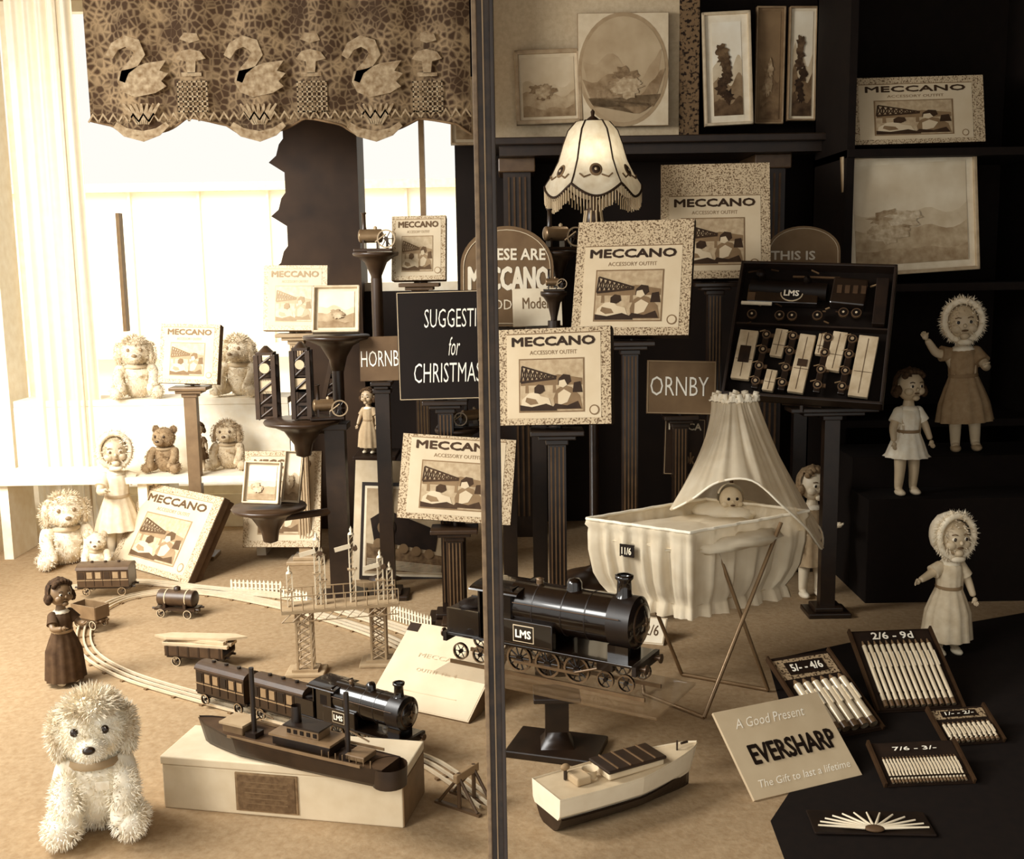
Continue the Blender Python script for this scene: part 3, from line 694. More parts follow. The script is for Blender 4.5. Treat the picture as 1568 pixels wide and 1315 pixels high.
gantry()
def plinth():
    A=FL(252,1236);Bq=FL(618,1268); mx_,l=Mdir(A,Bq); b=B('cardboard_box',mx_); hh=.128; m=M(.80,.7,n=.02)
    d=.17; b.box((0,d/2,hh*.42),(l,d,hh*.84),m,None,.003); b.box((0,d/2,hh*.93),(l*1.008,d+.006,hh*.16),m,None,.003)
    b.box((l*.5,d/2,hh*.42),(.004,d*.98,hh*.8),M(.45))
    b.box((-l*.055,-.002,hh*.45),(l*.26,.004,hh*.72),M(.45,.6,n=.06,scale=60)); b.box((-l*.055,-.0045,hh*.45),(l*.24,.002,hh*.66),M(.36,.6,n=.05,scale=90))
    for i in range(5): b.box((-l*.055,-.006,hh*(.25+.1*i)),(l*.18,.001,.0015),M(.42))
    b.finish(); return hh+.0015
zt=plinth()
def hullmesh(b,L,Bm,Hh,m,bowr=.35,stern=.8,keel=.5,deck=None,n=24,sheer=.15,rake=.0,X=None):
    vs=[];fs=[]; rows=5
    for i in range(n+1):
        t=i/n; x=-L/2+L*t
        w=Bm/2*(min(1,(t/bowr))**.6 if t<bowr else 1-(1-stern)*((t-bowr)/(1-bowr))**3)
        if t==0: w=.002
        top=Hh*(1+sheer*((1-t)**3*2+.4*t**3))
        for j in range(rows+1):
            q=j/rows; ww=w*(keel+(1-keel)*q**.6) if j>0 else w*keel*.9
            vs.append((x-rake*q*(1-t)**4,-ww,top*q))
        for j in range(rows,-1,-1):
            q=j/rows; ww=w*(keel+(1-keel)*q**.6) if j>0 else w*keel*.9
            vs.append((x-rake*q*(1-t)**4,ww,top*q))
    k=2*(rows+1)
    for i in range(n):
        for j in range(k-1):
            if j==rows: continue
            fs.append([i*k+j,(i+1)*k+j,(i+1)*k+j+1,i*k+j+1])
        fs.append([i*k+k-1,(i+1)*k+k-1,(i+1)*k,i*k])
    fs.append([n*k+j for j in range(k)])
    b.add(vs,fs,m,False,X)
    dv=[];df=[]
    for i in range(n+1):
        a=Vector(vs[i*k+rows]);c=Vector(vs[i*k+rows+1]); dv+=[a*1-Vector((0,0,.004)),c-Vector((0,0,.004))]
    for i in range(n): df.append([2*i,2*i+2,2*i+3,2*i+1])
    b.add(dv,df,deck or m,False,X)
def ship():
    A=FL(316,1133,zt);Bq=FL(600,1200,zt); mx_,l=Mdir(A,Bq); b=B('toy_cargo_ship',mx_@T((0,.0,0))); m=M(.14,.4,n=.03); d=M(.08,.4); l2=M(.42,.4); dk=M(.26,.6)
    hullmesh(b,l,.10,.045,m,.25,.75,.75,dk,rake=.02)
    b.lathe([(.038,0),(.04,.045)],(l*.49,0,0),m,20)
    for y in (-.047,.047): b.box((.03,y,.05),(l*.7,.003,.006),l2)
    b.box((-l*.30,0,.056),(.06,.05,.022),l2,None,.003); b.box((-l*.30,0,.07),(.07,.06,.005),M(.6))
    b.box((l*.08,0,.058),(.16,.06,.022),d,None,.003); b.box((l*.08,0,.072),(.17,.07,.005),l2)
    b.box((l*.08,0,.084),(.09,.045,.02),l2,None,.002); b.box((l*.08,0,.096),(.10,.052,.004),d)
    for i in range(5): b.box((l*.08-.036+i*.018,-.0235,.084),(.009,.002,.009),M(.05))
    b.lathe([(.012,0),(.011,.04)],(l*.02,0,.096),d,14)
    for x,hh in ((-l*.20,.17),(l*.30,.155)):
        b.cyl((x,-.01,.04),(x,-.01,.04+hh),.006,d,n=12); b.cyl((x,-.01,.04+hh*.45),(x+.05,.0,.04+hh*.3),.002,l2,n=6); b.box((x,-.01,.05),(.03,.03,.015),d)
    for i in range(8): b.cyl((l*(.2+.035*i),-.036,.045),(l*(.2+.035*i),-.036,.062),.0013,l2,n=5)
    b.box((l*.35,0,.053),(.05,.05,.012),l2,None,.002)
    b.finish()
ship()
def boat():
    A=FL(842,1264);Bq=FL(1052,1200); mx_,l=Mdir(Bq,A); b=B('toy_motor_boat',mx_@T((0,.0,0))); m=M(.88,.4,n=.02); d=M(.13,.4)
    hullmesh(b,l*1.02,.125,.04,d,.45,.92,.45,d,rake=.0)
    hullmesh(b,l*1.05,.132,.05,m,.45,.92,.92,M(.72,.5),rake=.02,X=T((0,0,.038)))
    zz=.088
    b.box((-l*.05,0,zz+.008),(l*.40,.075,.018),M(.8,.5),None,.004); b.box((-l*.05,0,zz+.02),(l*.42,.085,.008),d,None,.003)
    for i in range(4): b.box((-l*.18+i*l*.09,0,zz+.0255),(.003,.08,.003),M(.35))
    b.box((l*.30,0,zz+.008),(l*.1,.05,.02),M(.65,.5),None,.004); b.cyl((l*.36,-.02,zz),(l*.36,-.02,zz+.03),.004,d,n=8); b.ell((l*.36,-.02,zz+.03),(.012,.008,.008),M(.5),10,8)
    b.lathe([(.014,0),(.016,.02),(.02,.022)],(l*.22,0,zz),M(.75),16); b.cyl((-l*.42,0,zz-.01),(-l*.42,0,zz+.03),.0025,d,n=6)
    b.tube([(-l*.50,0,zz+.02),(-l*.45,.0,zz+.02)],.003,d)
    b.finish()
boat()
def steam(u,v,y,s=.06,h=0.,yaw=0):
    p=P(u,v,y)+Vector((0,0,.0015)); b=B('toy_steam_engine',T(p)@Rz(yaw)@S(s)); d=M(haze_lift(.12,h),.3); m=M(haze_lift(.45,h),.3,metal=.5); l=M(haze_lift(.6,h),.4)
    b.box((0,0,.05),(1.2,.7,.1),d,None,.02); b.cyl((-.4,0,.5),(.25,0,.5),.22,m,n=22); b.ell((.25,0,.5),(.08,.22,.22),m); b.ell((-.4,0,.5),(.08,.22,.22),m)
    for x in (-.3,.15): b.box((x,0,.22),(.06,.4,.3),d)
    b.lathe([(.09,0),(.07,.1),(.06,.5),(.09,.52),(.09,.56)],(-.28,0,.68),d,16); b.lathe([(.06,0),(.06,.08),(0,.12)],(.08,0,.70),l,12)
    wheel(b,.45,-.28,.4,.30,d,l,.06,6); b.cyl((.45,-.3,.4),(.45,.2,.4),.03,m,n=8); b.box((.45,0,.2),(.08,.1,.35),d)
    b.cyl((.1,-.28,.3),(.45,-.31,.55),.025,l,n=6); b.finish()
def corbel(u,v,rpx,y,h=.1,pole=True,arm=None):
    p=P(u,v,y); r=rpx*y/FP; b=B('round_display_shelf'); m=M(haze_lift(.12,h),.35,n=.02)
    b.lathe([(0,0),(r,0),(r*1.03,-.006),(r,-.014),(r*.8,-.02),(r*.5,-.04),(r*.25,-.09),(r*.2,-.13),(0.0,-.14)],p,m,28)
    if pole:
        b.cyl((p.x,p.y,.0),(p.x,p.y,p.z-.1),.022,m,n=12); b.lathe([(.0,.03),(.04,.03),(.08,.012),(.085,0)],(p.x,p.y,0),m,20)
    if arm is not None:
        b.cyl((p.x,p.y,p.z-.05),(arm.x,arm.y,p.z-.05),.014,m,n=10)
    b.finish(); return p
pp=P(517,745,3.98)
corbel(575,386,34,4.3); steam(572,386,4.3,.12,.1)
corbel(515,513,50,4.05,.05); corbel(412,774,57,3.85,.1,False,pp)
corbel(855,384,30,4.05,0); steam(855,384,4.05,.12,0,20)
corbel(848,446,20,3.8,0); steam(848,446,3.8,.06,0)
corbel(463,642,58,3.9,.05,False,P(500,650,3.98))
steam(500,642,3.88,.10,.0,15)
def pole():
    b=B('display_stand'); m=M(.14,.4); x,y=pp.x,pp.y
    zt_=P(517,648,3.98).z
    b.bx(x-.036,x+.036,y-.03,y+.03,.03,zt_,m); b.bx(x-.09,x+.09,y-.07,y+.07,0,.03,m,.004); b.bx(x-.05,x+.05,y-.045,y+.045,zt_-.02,zt_+.005,m,.003); b.finish()
pole()
corbel(700,655,34,3.8,0); steam(690,655,3.8,.08,0); steam(724,655,3.82,.09,0,30)
def tower(u,v,y,wpx,hpx,h=.1,lean=0):
    p=P(u,v,y); k=y/FP; w=wpx*k; hh=hpx*k; b=B('toy_construction_model',T(p)@Ry(lean)); d=M(haze_lift(.12,h),.4); l=M(haze_lift(.7,h),.5)
    for x in (-w/2,w/2):
        for yy in (-w/2,w/2): b.bx(x-.008,x+.008,yy-.008,yy+.008,0,hh,d)
    n=5
    for i in range(n+1):
        z=hh*i/n; b.bx(-w/2,w/2,-w/2,w/2,z,z+.010,d)
        if i<n: b.cyl((-w/2,-w/2,z),(w/2,-w/2,z+hh/n),.005,d,n=6)
    b.bx(-w*.35,w*.35,-w*.5,-w*.42,hh*.4,hh*.62,l); b.bx(-w*.3,w*.3,w*.3,w*.4,0,hh*.9,d); b.cyl((0,-w*.6,hh*.8),(0,-w*.45,hh*.8),w*.3,l,n=16)
    b.lathe([(w*.5,0),(w*.1,w*.4),(0,w*.4)],(0,0,hh+.008),d,16); b.finish()
tower(412,640,4.0,26,98,.1); tower(465,640,3.9,24,105,.05); tower(505,610,4.1,16,80,.1,14)
# ================= train set box =================
def trainset():
    Mx,w,h=frame((1146,400),(1386,406),(1094,602),3.75,-.20,.20); b=B('train_set_box',Mx); d=M(.03,.5,n=.015); e=M(.10,.45); l=M(.72,.5,n=.06); md=M(.30,.4)
    b.box((w/2,h/2,-.05),(w,h,.006),d)
    for (c,s_) in (((w/2,.005),(w,.01)),((w/2,h-.005),(w,.01)),((.005,h/2),(.01,h)),((w-.005,h/2),(.01,h))): b.box((c[0],c[1],-.022),(s_[0],s_[1],.055),e,None,.002)
    b.box((w*.5,h*.54,-.03),(w*.96,.006,.035),e)
    b.cyl((w*.08,h*.82,-.02),(w*.58,h*.80,-.02),.032,d,n=20); b.box((w*.30,h*.76,-.015),(w*.46,.07,.03),M(.06,.2,coat=.7),None,.004)
    b.box((w*.72,h*.79,-.015),(w*.22,.10,.045),M(.07,.3,coat=.5),Rz(-4),.006); b.lathe([(.016,0),(.012,.02),(.016,.035),(0,.037)],(w*.15,h*.88,.0),d,14); b.lathe([(.014,0),(.012,.02),(0,.03)],(w*.45,h*.86,.0),d,14)
    for k in range(4): b.box((w*(.66+.05*k),h*.80,.009),(.016,.03,.003),M(.25))
    b.box((w*.92,h*.74,-.02),(w*.08,h*.34,.03),M(.09),None,.003)
    cx,cy=w*.36,h*.76
    b.ell((cx,cy,.002),(.039,.030,.003),l); b.ell((cx,cy,.004),(.035,.026,.003),d); b.text('LMS',cx,cy,.050,.021,M(.95),.008,.04)
    b.box((w*.14,h*.68,.0),(w*.20,.010,.008),M(.9)); b.box((w*.10,h*.73,.0),(w*.05,.03,.008),md); b.box((w*.5,h*.9,-.01),(w*.3,.006,.006),md)
    for x,y in ((.12,.60),(.30,.60),(.38,.60),(.54,.61),(.70,.64),(.78,.64)): b.cyl((w*x,h*y,-.01),(w*x,h*y,.0),.017,md,n=16); b.cyl((w*x,h*y,.0),(w*x,h*y,.002),.013,d,n=16); b.cyl((w*x,h*y,.0),(w*x,h*y,.004),.004,l,n=8)
    for x0,x1,y0,y1,a in ((.05,.17,.12,.48,-3),(.28,.36,.30,.50,-6),(.26,.33,.05,.20,-6),(.43,.53,.05,.47,-5),(.56,.60,.33,.48,-5),(.64,.73,.22,.50,-6),(.80,.92,.05,.48,-4)):
        b.box((w*(x0+x1)/2,h*(y0+y1)/2,-.012),(w*(x1-x0),h*(y1-y0),.02),l,Rz(a),.002)
        b.box((w*(x0+x1)/2,h*(y0+y1)/2,-.001),(.0018,h*(y1-y0)*.9,.001),md,Rz(a)); b.box((w*(x0+x1)/2,h*(y0*.6+y1*.4),-.001),(w*(x1-x0)*.9,.0018,.001),md,Rz(a))
    b.box((w*.11,h*.30,.0),(w*.07,h*.12,.004),M(.12),Rz(-3)); b.box((w*.485,h*.26,.0),(w*.06,h*.05,.004),M(.2),Rz(-5))
    for x in (.22,.39,.61,.76):
        b.box((w*x,h*.27,-.014),(.022,h*.42,.02),M(.08,.3),Rz(-5),.003)
        for y in (.11,.22,.34,.45): 
            xx=w*x+(y-.27)*h*.087; b.cyl((xx,h*y,-.006),(xx,h*y,.002),.015,md,n=18); b.cyl((xx,h*y,.002),(xx,h*y,.003),.011,d,n=14); b.cyl((xx,h*y,.003),(xx,h*y,.005),.006,M(.6),n=10)
            b.box((xx+.018,h*y,-.008),(.016,.012,.01),M(.28)); b.box((xx-.016,h*(y+.03),-.004),(.02,.003,.004),M(.5),Rz(20))
    for k in range(14): b.box((w*random.uniform(.06,.94),h*random.uniform(.54,.95),-.01),(random.uniform(.01,.05),.004,.006),M(random.choice((.2,.35,.5))),Rz(random.uniform(-30,30)))
    b.finish()
    q=Mx@Vector((w*.5,0,-.05)); q1=Mx@Vector((0,0,-.05)); q2=Mx@Vector((w,0,-.05))
    stand(q.x+.12,q.y+.06,min(q.z,q1.z,q2.z)-.006,.3,False,(Mx,w,h,.055))
trainset()
# ================= doll's crib =================
def crib():
    zr=.49; zb=.265
    A=FL(898,800,zr);Bq=FL(1056,822,zr);Cq=FL(1238,788,zr); Dq=A+Cq-Bq
    cen=(A+Cq)/2; cl=M(.86,.8,n=.03,scale=18,trans=.25); lt=M(.93,.8,n=.02); dk=M(.3,.35,metal=.3)
    b=B('doll_crib')
    def loop(z,ins,n=44,rip=.0,ph=0):
        cs=[A,Bq,Cq,Dq]; out=[]
        for s in range(4):
            p=cs[s];q=cs[(s+1)%4]
            nn=(q-p).normalized(); nn=Vector((nn.y,-nn.x,0)); 
            for i in range(n):
                t=i/n; v=p.lerp(q,t); v=cen+(v-cen)*ins; k=t*30
                r=rip*(math.sin(k*1.25+s+ph)+.6*math.sin(k*.7+2*s)+.5*math.sin(k*2.3+s+ph*2))*min(1,math.sin(math.pi*t)*3+.3)
                v=v+nn*r; out.append(Vector((v.x,v.y,z)))
        return out
    lv=[(zr+.012,1.0,.002,0),(zr-.004,1.015,.004,.1),(zr-.014,.985,.003,.15),(zr-.03,.99,.006,.2),(zr-.08,.985,.009,.3),(zr-.15,.94,.011,.4),(zb+.04,.88,.010,.5),(zb+.012,.81,.004,.6),(zb+.004,.83,.006,.6),(zb-.025,.86,.011,.7)]
    ls=[loop(l[0],l[1],44,l[2],l[3]) for l in lv]; n=len(ls[0])
    vs=[v for L_ in ls for v in L_]; fs=[]
    for j in range(len(ls)-1):
        for i in range(n): fs.append([j*n+i,j*n+(i+1)%n,(j+1)*n+(i+1)%n,(j+1)*n+i])
    b.add(vs,fs,cl,True)
    bot=loop(zb+.01,.8); b.add(bot,[list(range(n))],cl)
    mt=loop(zr-.045,.97); b.add(mt,[list(range(n))],lt)
    rim=loop(zr+.012,1.0,44,.002); b.tube(rim[::2]+[rim[0]],.005,lt,6)
    pc=FL(1118,778,zr-.01)
    b.ell((pc.x,pc.y+.02,zr-.02),(.12,.09,.03),lt,18,10,disp=.1)
    b.ell((cen.x+.0,cen.y-.02,zr-.04),(.24,.17,.035),cl,24,10,disp=.25)
    sk=M(.84,.5); hd=Vector((pc.x,pc.y-.01,zr+.022))
    b.ell(hd,(.036,.034,.038),sk,18,12); b.ell(hd+Vector((0,.008,.006)),(.042,.036,.042),lt,18,12,keep=lambda c:c.y>-.006)
    for s in (-1,1): b.ell(hd+Vector((s*.013,-.031,.006)),(.005,.004,.005),M(.1),8,6); b.ell(hd+Vector((s*.022,-.022,-.012)),(.011,.01,.01),sk,8,6)
    b.ell(hd+Vector((0,-.035,-.003)),(.005,.006,.005),sk,8,6); b.ell(hd+Vector((0,-.033,-.014)),(.008,.003,.003),M(.35),8,6)
    b.ell(hd+Vector((0.01,-.03,-.045)),(.055,.04,.025),lt,16,10,disp=.2)
    ap=P(1124,612,3.38)
    base=[P(1028,780,3.22),P(1060,764,3.14),P(1100,738,3.12),P(1152,736,3.1),P(1200,776,3.10),P(1234,808,3.16),P(1258,840,3.34),P(1248,800,3.55),P(1160,770,3.66),P(1090,765,3.6),P(1045,765,3.45)]
    nb=len(base); K=12; loopb=[]
    for i in range(nb):
        p0,p1,p2,p3=base[i-1],base[i],base[(i+1)%nb],base[(i+2)%nb]
        for k in range(K):
            t=k/K; loopb.append(.5*((2*p1)+(p2-p0)*t+(2*p0-5*p1+4*p2-p3)*t*t+(3*p1-p0-3*p2+p3)*t**3))
    N=len(loopb); rows=14; vs=[];fs=[]
    for j in range(rows+1):
        t=j/rows
        for i in range(N):
            a0=math.atan2(loopb[i].y-ap.y,loopb[i].x-ap.x); top=ap+Vector((.070*math.cos(a0),.05*math.sin(a0),0))
            v=top.lerp(loopb[i],t)
            bulge=-.12*math.sin(math.pi*t**.8)*(.3 if loopb[i].x>ap.x else 1)
            d=Vector((loopb[i].x-ap.x,loopb[i].y-ap.y,0)); v=v+d*bulge
            fold=.006*(math.sin(i*.62+1.5*math.sin(i*.2))+.6*math.sin(i*1.3))*(.3+.9*t); v=v+d.normalized()*fold
            vs.append(v)
    for j in range(rows):
        for i in range(N): fs.append([j*N+i,j*N+(i+1)%N,(j+1)*N+(i+1)%N,(j+1)*N+i])
    net=M(.88,.8,n=.03,scale=20,trans=.35,alpha=.80)
    b.add(vs,fs,net,True)
    for i in range(0,N,2): b.cyl(vs[i],vs[i]+Vector((random.uniform(-.008,.008),0,.012+.012*math.sin(i*.5))),.009,lt,n=5)
    b.tube([loopb[i] for i in range(0,N,2)]+[loopb[0]],.0035,lt,6)
    b.cyl((ap.x,ap.y+.02,zb),(ap.x,ap.y+.02,ap.z+.01),.006,dk,n=10)
    tr=[ap+Vector((.070*math.cos(a/12*6.283),.05*math.sin(a/12*6.283),0)) for a in range(13)]; b.tube(tr,.004,dk,6)
    f1=FL(1078,1098,.006);f2=FL(986,1062,.006);f3=FL(1176,1056,.006);f4=FL(1044,1032,.006)
    t1=P(1196,800,3.10);t2=P(1090,818,3.02);
    r=.006; mt2=M(.46,.3,metal=.4)
    b.tube([t1,f1],r,mt2); b.tube([t2,f3],r,mt2)
    b.tube([A.lerp(Bq,.45)+Vector((0,.02,-.06)),f4],r,mt2); b.tube([P(960,850,3.4),f2],r,mt2)
    b.tube([f1,f2],r,mt2); b.tube([f3,f4],r,mt2)
    tg=P(960,843,3.05); b.box(tg,(.045,.004,.036),M(.06),Rz(-33)); o=b.M; b.M=T(tg)@Rz(-33)@Rx(90); b.text('11/6',0,0,.03,.02,M(.9),.004,.03); b.M=o
    b.cyl(tg,tg+Vector((.01,.04,0)),.002,dk,n=5)
    b.finish()
crib()
# ================= dolls =================
def doll(pos,H,yaw=0,skin=.7,dress=.85,hair=.4,bonnet=False,arms='down',sit=False,hem=.24,h=0.,shoe=.85,tilt=0,roll=0,name='doll',head=1.0,sleeve=True):
    b=B(name,T(pos)@Rz(yaw)@Ry(roll)@Rx(tilt)@S(H)@(T((0,0,-.30)) if sit else Matrix()))
    sk=M(haze_lift(skin,h),.45,n=.02); dr=M(haze_lift(dress,h),.8,n=.04,scale=40); hr=M(haze_lift(hair,h),.9,n=.08,scale=90,bump=.6); dk=M(haze_lift(.08,h),.3); sh=M(haze_lift(shoe,h),.5)
    A={'down':((.14,-.02,.53),(.155,-.07,.43)),'out':((.17,-.02,.60),(.27,-.07,.58)),'fwd':((.13,-.08,.55),(.10,-.20,.58)),'up':((.17,-.03,.66),(.23,-.08,.76))}
    aL,aR=(arms if isinstance(arms,tuple) else (arms,arms))
    eL,wL=A[aL]; eR,wR=A[aR]
    V=[(0,0,.40),(0,0,.50),(0,0,.60),(0,0,.69),(0,0,.77)]; Rr=[.085,.078,.078,.036,.05]; E=[(0,1),(1,2),(2,3),(3,4)]
    for s,e,w in ((-1,eL,wL),(1,eR,wR)):
        i=len(V); V+=[(s*.09,0,.64),(s*e[0],e[1],e[2]),(s*w[0],w[1],w[2])]; Rr+=[.038,.031,.022]; E+=[(2,i),(i,i+1),(i+1,i+2)]
    for s in (-1,1):
        i=len(V)
        if sit: V+=[(s*.06,-.02,.37),(s*.09,-.18,.36),(s*.10,-.32,.335),(s*.10,-.35,.39)]
        else: V+=[(s*.055,0,.35),(s*.06,-.012,.20),(s*.062,0,.045),(s*.068,-.06,.026)]
        Rr+=[.056,.044,.032,.026]; E+=[(0,i),(i,i+1),(i+1,i+2),(i+2,i+3)]
    b.skin(V,E,Rr,sk,2,0)
    for s,e,w in ((-1,eL,wL),(1,eR,wR)):
        W=Vector((s*w[0],w[1],w[2])); d=(W-Vector((s*e[0],e[1],e[2]))).normalized(); sd=d.cross(Vector((0,1,.3))).normalized(); 
        pm=W+d*.022; b.ell(pm,(.02,.014,.022),sk,10,8)
        for k,(o,ln) in enumerate(((-.014,.024),(-.005,.030),(.005,.028),(.014,.021))):
            q=pm+d*.014+sd*o; m1=q+d*ln*.55; b.cyl(q,m1,.0058,sk,.0052,n=7); b.cyl(m1,m1+(d*.8+Vector((0,-.6,0)))*ln*.45,.0052,sk,.004,n=7)
        b.cyl(pm-sd*.014,pm-sd*.028+d*.016,.006,sk,.0045,n=7)
    for s in (-1,1):
        if sit: b.ell((s*.10,-.335,.36),(.034,.03,.05),sh,14,10)
        else: b.ell((s*.065,-.032,.024),(.034,.062,.026),sh,14,10)
    o=b.M; b.M=b.M@T((0,0,.73))@S(head)@T((0,0,-.73))
    c=Vector((0,-.008,.85))
    b.ell(c,(.10,.102,.118),sk,24,16); 
    for s in (-1,1):
        b.ell(c+Vector((s*.045,-.066,-.035)),(.038,.034,.034),sk,12,8); b.ell(c+Vector((s*.10,.0,-.01)),(.016,.02,.028),sk,10,8)
        b.ell(c+Vector((s*.038,-.092,.004)),(.017,.011,.013),M(haze_lift(.9,h)),12,8); b.ell(c+Vector((s*.038,-.100,.004)),(.010,.006,.011),dk,10,8)
        b.tube([c+Vector((s*.02,-.099,.03)),c+Vector((s*.038,-.098,.036)),c+Vector((s*.055,-.089,.03))],.0035,hr,5)
    b.ell(c+Vector((0,-.108,-.018)),(.012,.013,.014),sk,10,8); b.ell(c+Vector((0,-.100,-.05)),(.022,.009,.007),M(haze_lift(.35,h)),10,6); b.ell(c+Vector((0,-.088,-.085)),(.03,.022,.022),sk,10,8)
    if bonnet:
        bw=M(haze_lift(.88,h),.9,n=.04,scale=40,bump=.4)
        b.ell(c+Vector((0,.012,.01)),(.128,.125,.145),bw,26,18,keep=lambda q:q.y>-.062+.3*max(0,-q.z-.06),disp=.06)
        pts=[c+Vector((.115*math.cos(t),-.052,.01+.13*math.sin(t))) for t in [i*6.283/20 for i in range(21)]]
        b.tube(pts,.02,bw,8); b.fur(c+Vector((0,-.04,.01)),(.128,.04,.145),900,.035,bw); b.ell((0,-.09,.725),(.05,.02,.02),bw,10,6)
    else:
        b.ell(c+Vector((0,.012,.012)),(.118,.116,.13),hr,26,18,keep=lambda q:(q.y>-.02 and q.z>-.09) or q.z>.075,disp=.12)
        for i in range(16):
            a=math.pi*(-.08+1.16*i/15); b.ell(c+Vector((.112*math.cos(a),.09*math.sin(a)+.0,-.05+.02*(i%2))),(.03,.03,.04),hr,10,8,disp=.2)
        for i in range(7):
            a=math.pi*(.2+.6*i/6); b.ell(c+Vector((.09*math.cos(a),-.05,.03+.085*math.sin(a))),(.026,.026,.024),hr,10,8,disp=.2)
    b.M=o
    if dress is not None:
        if sit: prof=[(.04,.685),(.082,.66),(.09,.6),(.088,.5),(.12,.43),(.17,.36),(.18,.33)]
        else: prof=[(.04,.685),(.085,.66),(.094,.6),(.088,.50),(.12,.42),(.155,.32),(.175,hem)]
        b.lathe(prof,(0,-.02 if sit else 0,0),dr,48,rip=.06,rn=12,sy=.9)
        b.lathe([(.03,.70),(.06,.69),(.075,.672),(.06,.66)],(0,0,0),M(haze_lift(.92,h),.8),24,rip=.06,rn=12)
        b.lathe([(.091,.515),(.094,.505),(.091,.49)],(0,0,0),M(haze_lift(.5,h),.6),24)
        if sleeve:
            for s,e in ((-1,eL),(1,eR)):
                a=Vector((s*.08,0,.645)); q=a.lerp(Vector((s*e[0],e[1],e[2])),.62); b.cyl(a,q,.045,dr,.052,n=14); b.ell(a,(.046,.046,.046),dr,12,8)
    b.finish()
def steps():
    b=B('display_steps'); m=M(.02,.9,n=.01)
    z1=P(1390,755,3.95).z; z2=P(1480,690,4.15).z
    b.bx(P(1330,755,3.85).x,2.15,3.85,4.05,0,z1,m,.003); b.bx(P(1330,755,3.85).x,2.15,4.05,4.34,0,z2,m,.003); b.finish(); return z1,z2
z1,z2=steps()
p=P(1386,755,3.93); doll((p.x,p.y,z1+.001),.47,yaw=12,skin=.7,dress=.92,hair=.2,hem=.30,arms='down',shoe=.8)
p=P(1478,690,4.15); doll((p.x,p.y,z2+.001),.58,yaw=-12,skin=.75,dress=.55,bonnet=True,arms=('up','fwd'),roll=-4,hem=.2,shoe=.6)
p=FL(1448,1000); doll((p.x,p.y,0),.44,yaw=10,skin=.75,dress=.8,bonnet=True,arms=('out','down'),hem=.12,head=1.15)
p=FL(1240,912); doll((p.x,p.y,0),.50,yaw=15,skin=.85,dress=.6,hair=.5,arms=('down','fwd'),hem=.26,shoe=.9)
zb2=.66
def bench():
    b=B('window_bench'); m=M(.93,.7); x1=P(440,700,4.85).x; b.bx(-2.25,x1,4.62,4.92,.33,.36,m,.004); b.bx(-2.25,x1,4.92,5.12,zb2-.03,zb2,m,.004); b.bx(-2.25,x1,4.92,4.94,.33,zb2-.03,m)
    for x in (-2.2,-1.6,-1.1): b.bx(x-.02,x+.02,4.65,4.9,0,.33,m); b.bx(x-.02,x+.02,4.95,5.1,0,zb2-.03,m)
    b.finish()
bench()
def plush(pos,s=1.0,yaw=0,h=0.,kind='dog',g=.86,dark=.7,fd=1.0,name=None,ear=.086,nar=1.0):
    b=B(name or ('plush_puppy' if kind=='dog' else 'plush_bear'),T(pos)@Rz(yaw)@S(s)); f=M(haze_lift(g,h),.95,n=.06,scale=40,bump=.5); gg=M(haze_lift(dark,h),.95,n=.08,scale=40); d=M(haze_lift(.22,h),.4)
    def part(c,r,n,m=f,mm=f,ln=.014): b.ell(c,r,m,20,14,disp=.08); b.fur(c,r,int(n*fd),ln,mm)
    part((0,0,.10),(.085,.075,.105),2600); part((0,-.02,.245),(.078,.072,.072),3600,f,f,.013)
    part((0,-.090,.222),(.034,.036,.027),700,ln=.009)
    if kind=='dog':
        for sx in (-1,1):
            b.skin([(sx*.055,-.01,.300),(sx*(ear-.008),-.02,.275),(sx*ear,-.03,.225),(sx*(ear-.005),-.035,.185)],[(0,1),(1,2),(2,3)],[(.018,.012),(.024,.013),(.028,.013),(.016,.010)],gg,2); b.fur((sx*(ear-.003),-.027,.235),(.022,.024,.060),int(1000*fd),.016,gg)
        b.fur((0,-.03,.29),(.06,.055,.04),int(1500*fd),.024,gg,keep=lambda q:q.z>0)
    else:
        for sx in (-1,1): part((sx*.066,0,.30),(.026,.014,.028),500,gg,gg)
    b.ell((0,-.126,.232),(.014,.009,.009),M(haze_lift(.15,h),.3),12,8); b.tube([(0,-.124,.224),(0,-.120,.211)],.002,d,5); b.tube([(-.016,-.112,.206),(0,-.120,.211),(.016,-.112,.206)],.0022,d,5)
    for sx in (-1,1):
        b.ell((sx*.032,-.085,.260),(.009,.007,.010),M(haze_lift(.12,h),.2),12,8)
        b.skin([(sx*.07*nar,-.01,.17),(sx*.095*nar,-.06,.12),(sx*.07*nar,-.11,.03)],[(0,1),(1,2)],[.034,.030,.030],f,2); b.fur((sx*.083*nar,-.07,.10),(.034,.05,.06),int(900*fd),.014,f)
        b.skin([(sx*.06*nar,-.0,.05),(sx*.10*nar,-.06,.042),(sx*.11*nar,-.13,.035)],[(0,1),(1,2)],[.045,.038,.032],f,2); b.fur((sx*.10*nar,-.08,.042),(.04,.07,.036),int(800*fd),.014,f)
    b.lathe([(.060,.178),(.068,.170),(.062,.160)],(0,-.01,0),M(haze_lift(.6,h)),24)
    b.box((0.02,-.100,.135),(.03,.003,.02),gg,None,.001)
    b.finish()
p=FL(142,1276); plush((p.x,p.y+.05,0),.98,yaw=16,g=.97,dark=.88,fd=1.2,ear=.074,nar=.72)
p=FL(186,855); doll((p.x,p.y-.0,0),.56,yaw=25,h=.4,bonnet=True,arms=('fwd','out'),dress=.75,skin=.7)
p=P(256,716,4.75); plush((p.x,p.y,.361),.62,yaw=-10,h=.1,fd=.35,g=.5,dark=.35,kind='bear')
p=P(218,600,5.0); plush((p.x-.02,p.y,zb2+.001),.85,yaw=15,h=.5,fd=.5,g=.8)
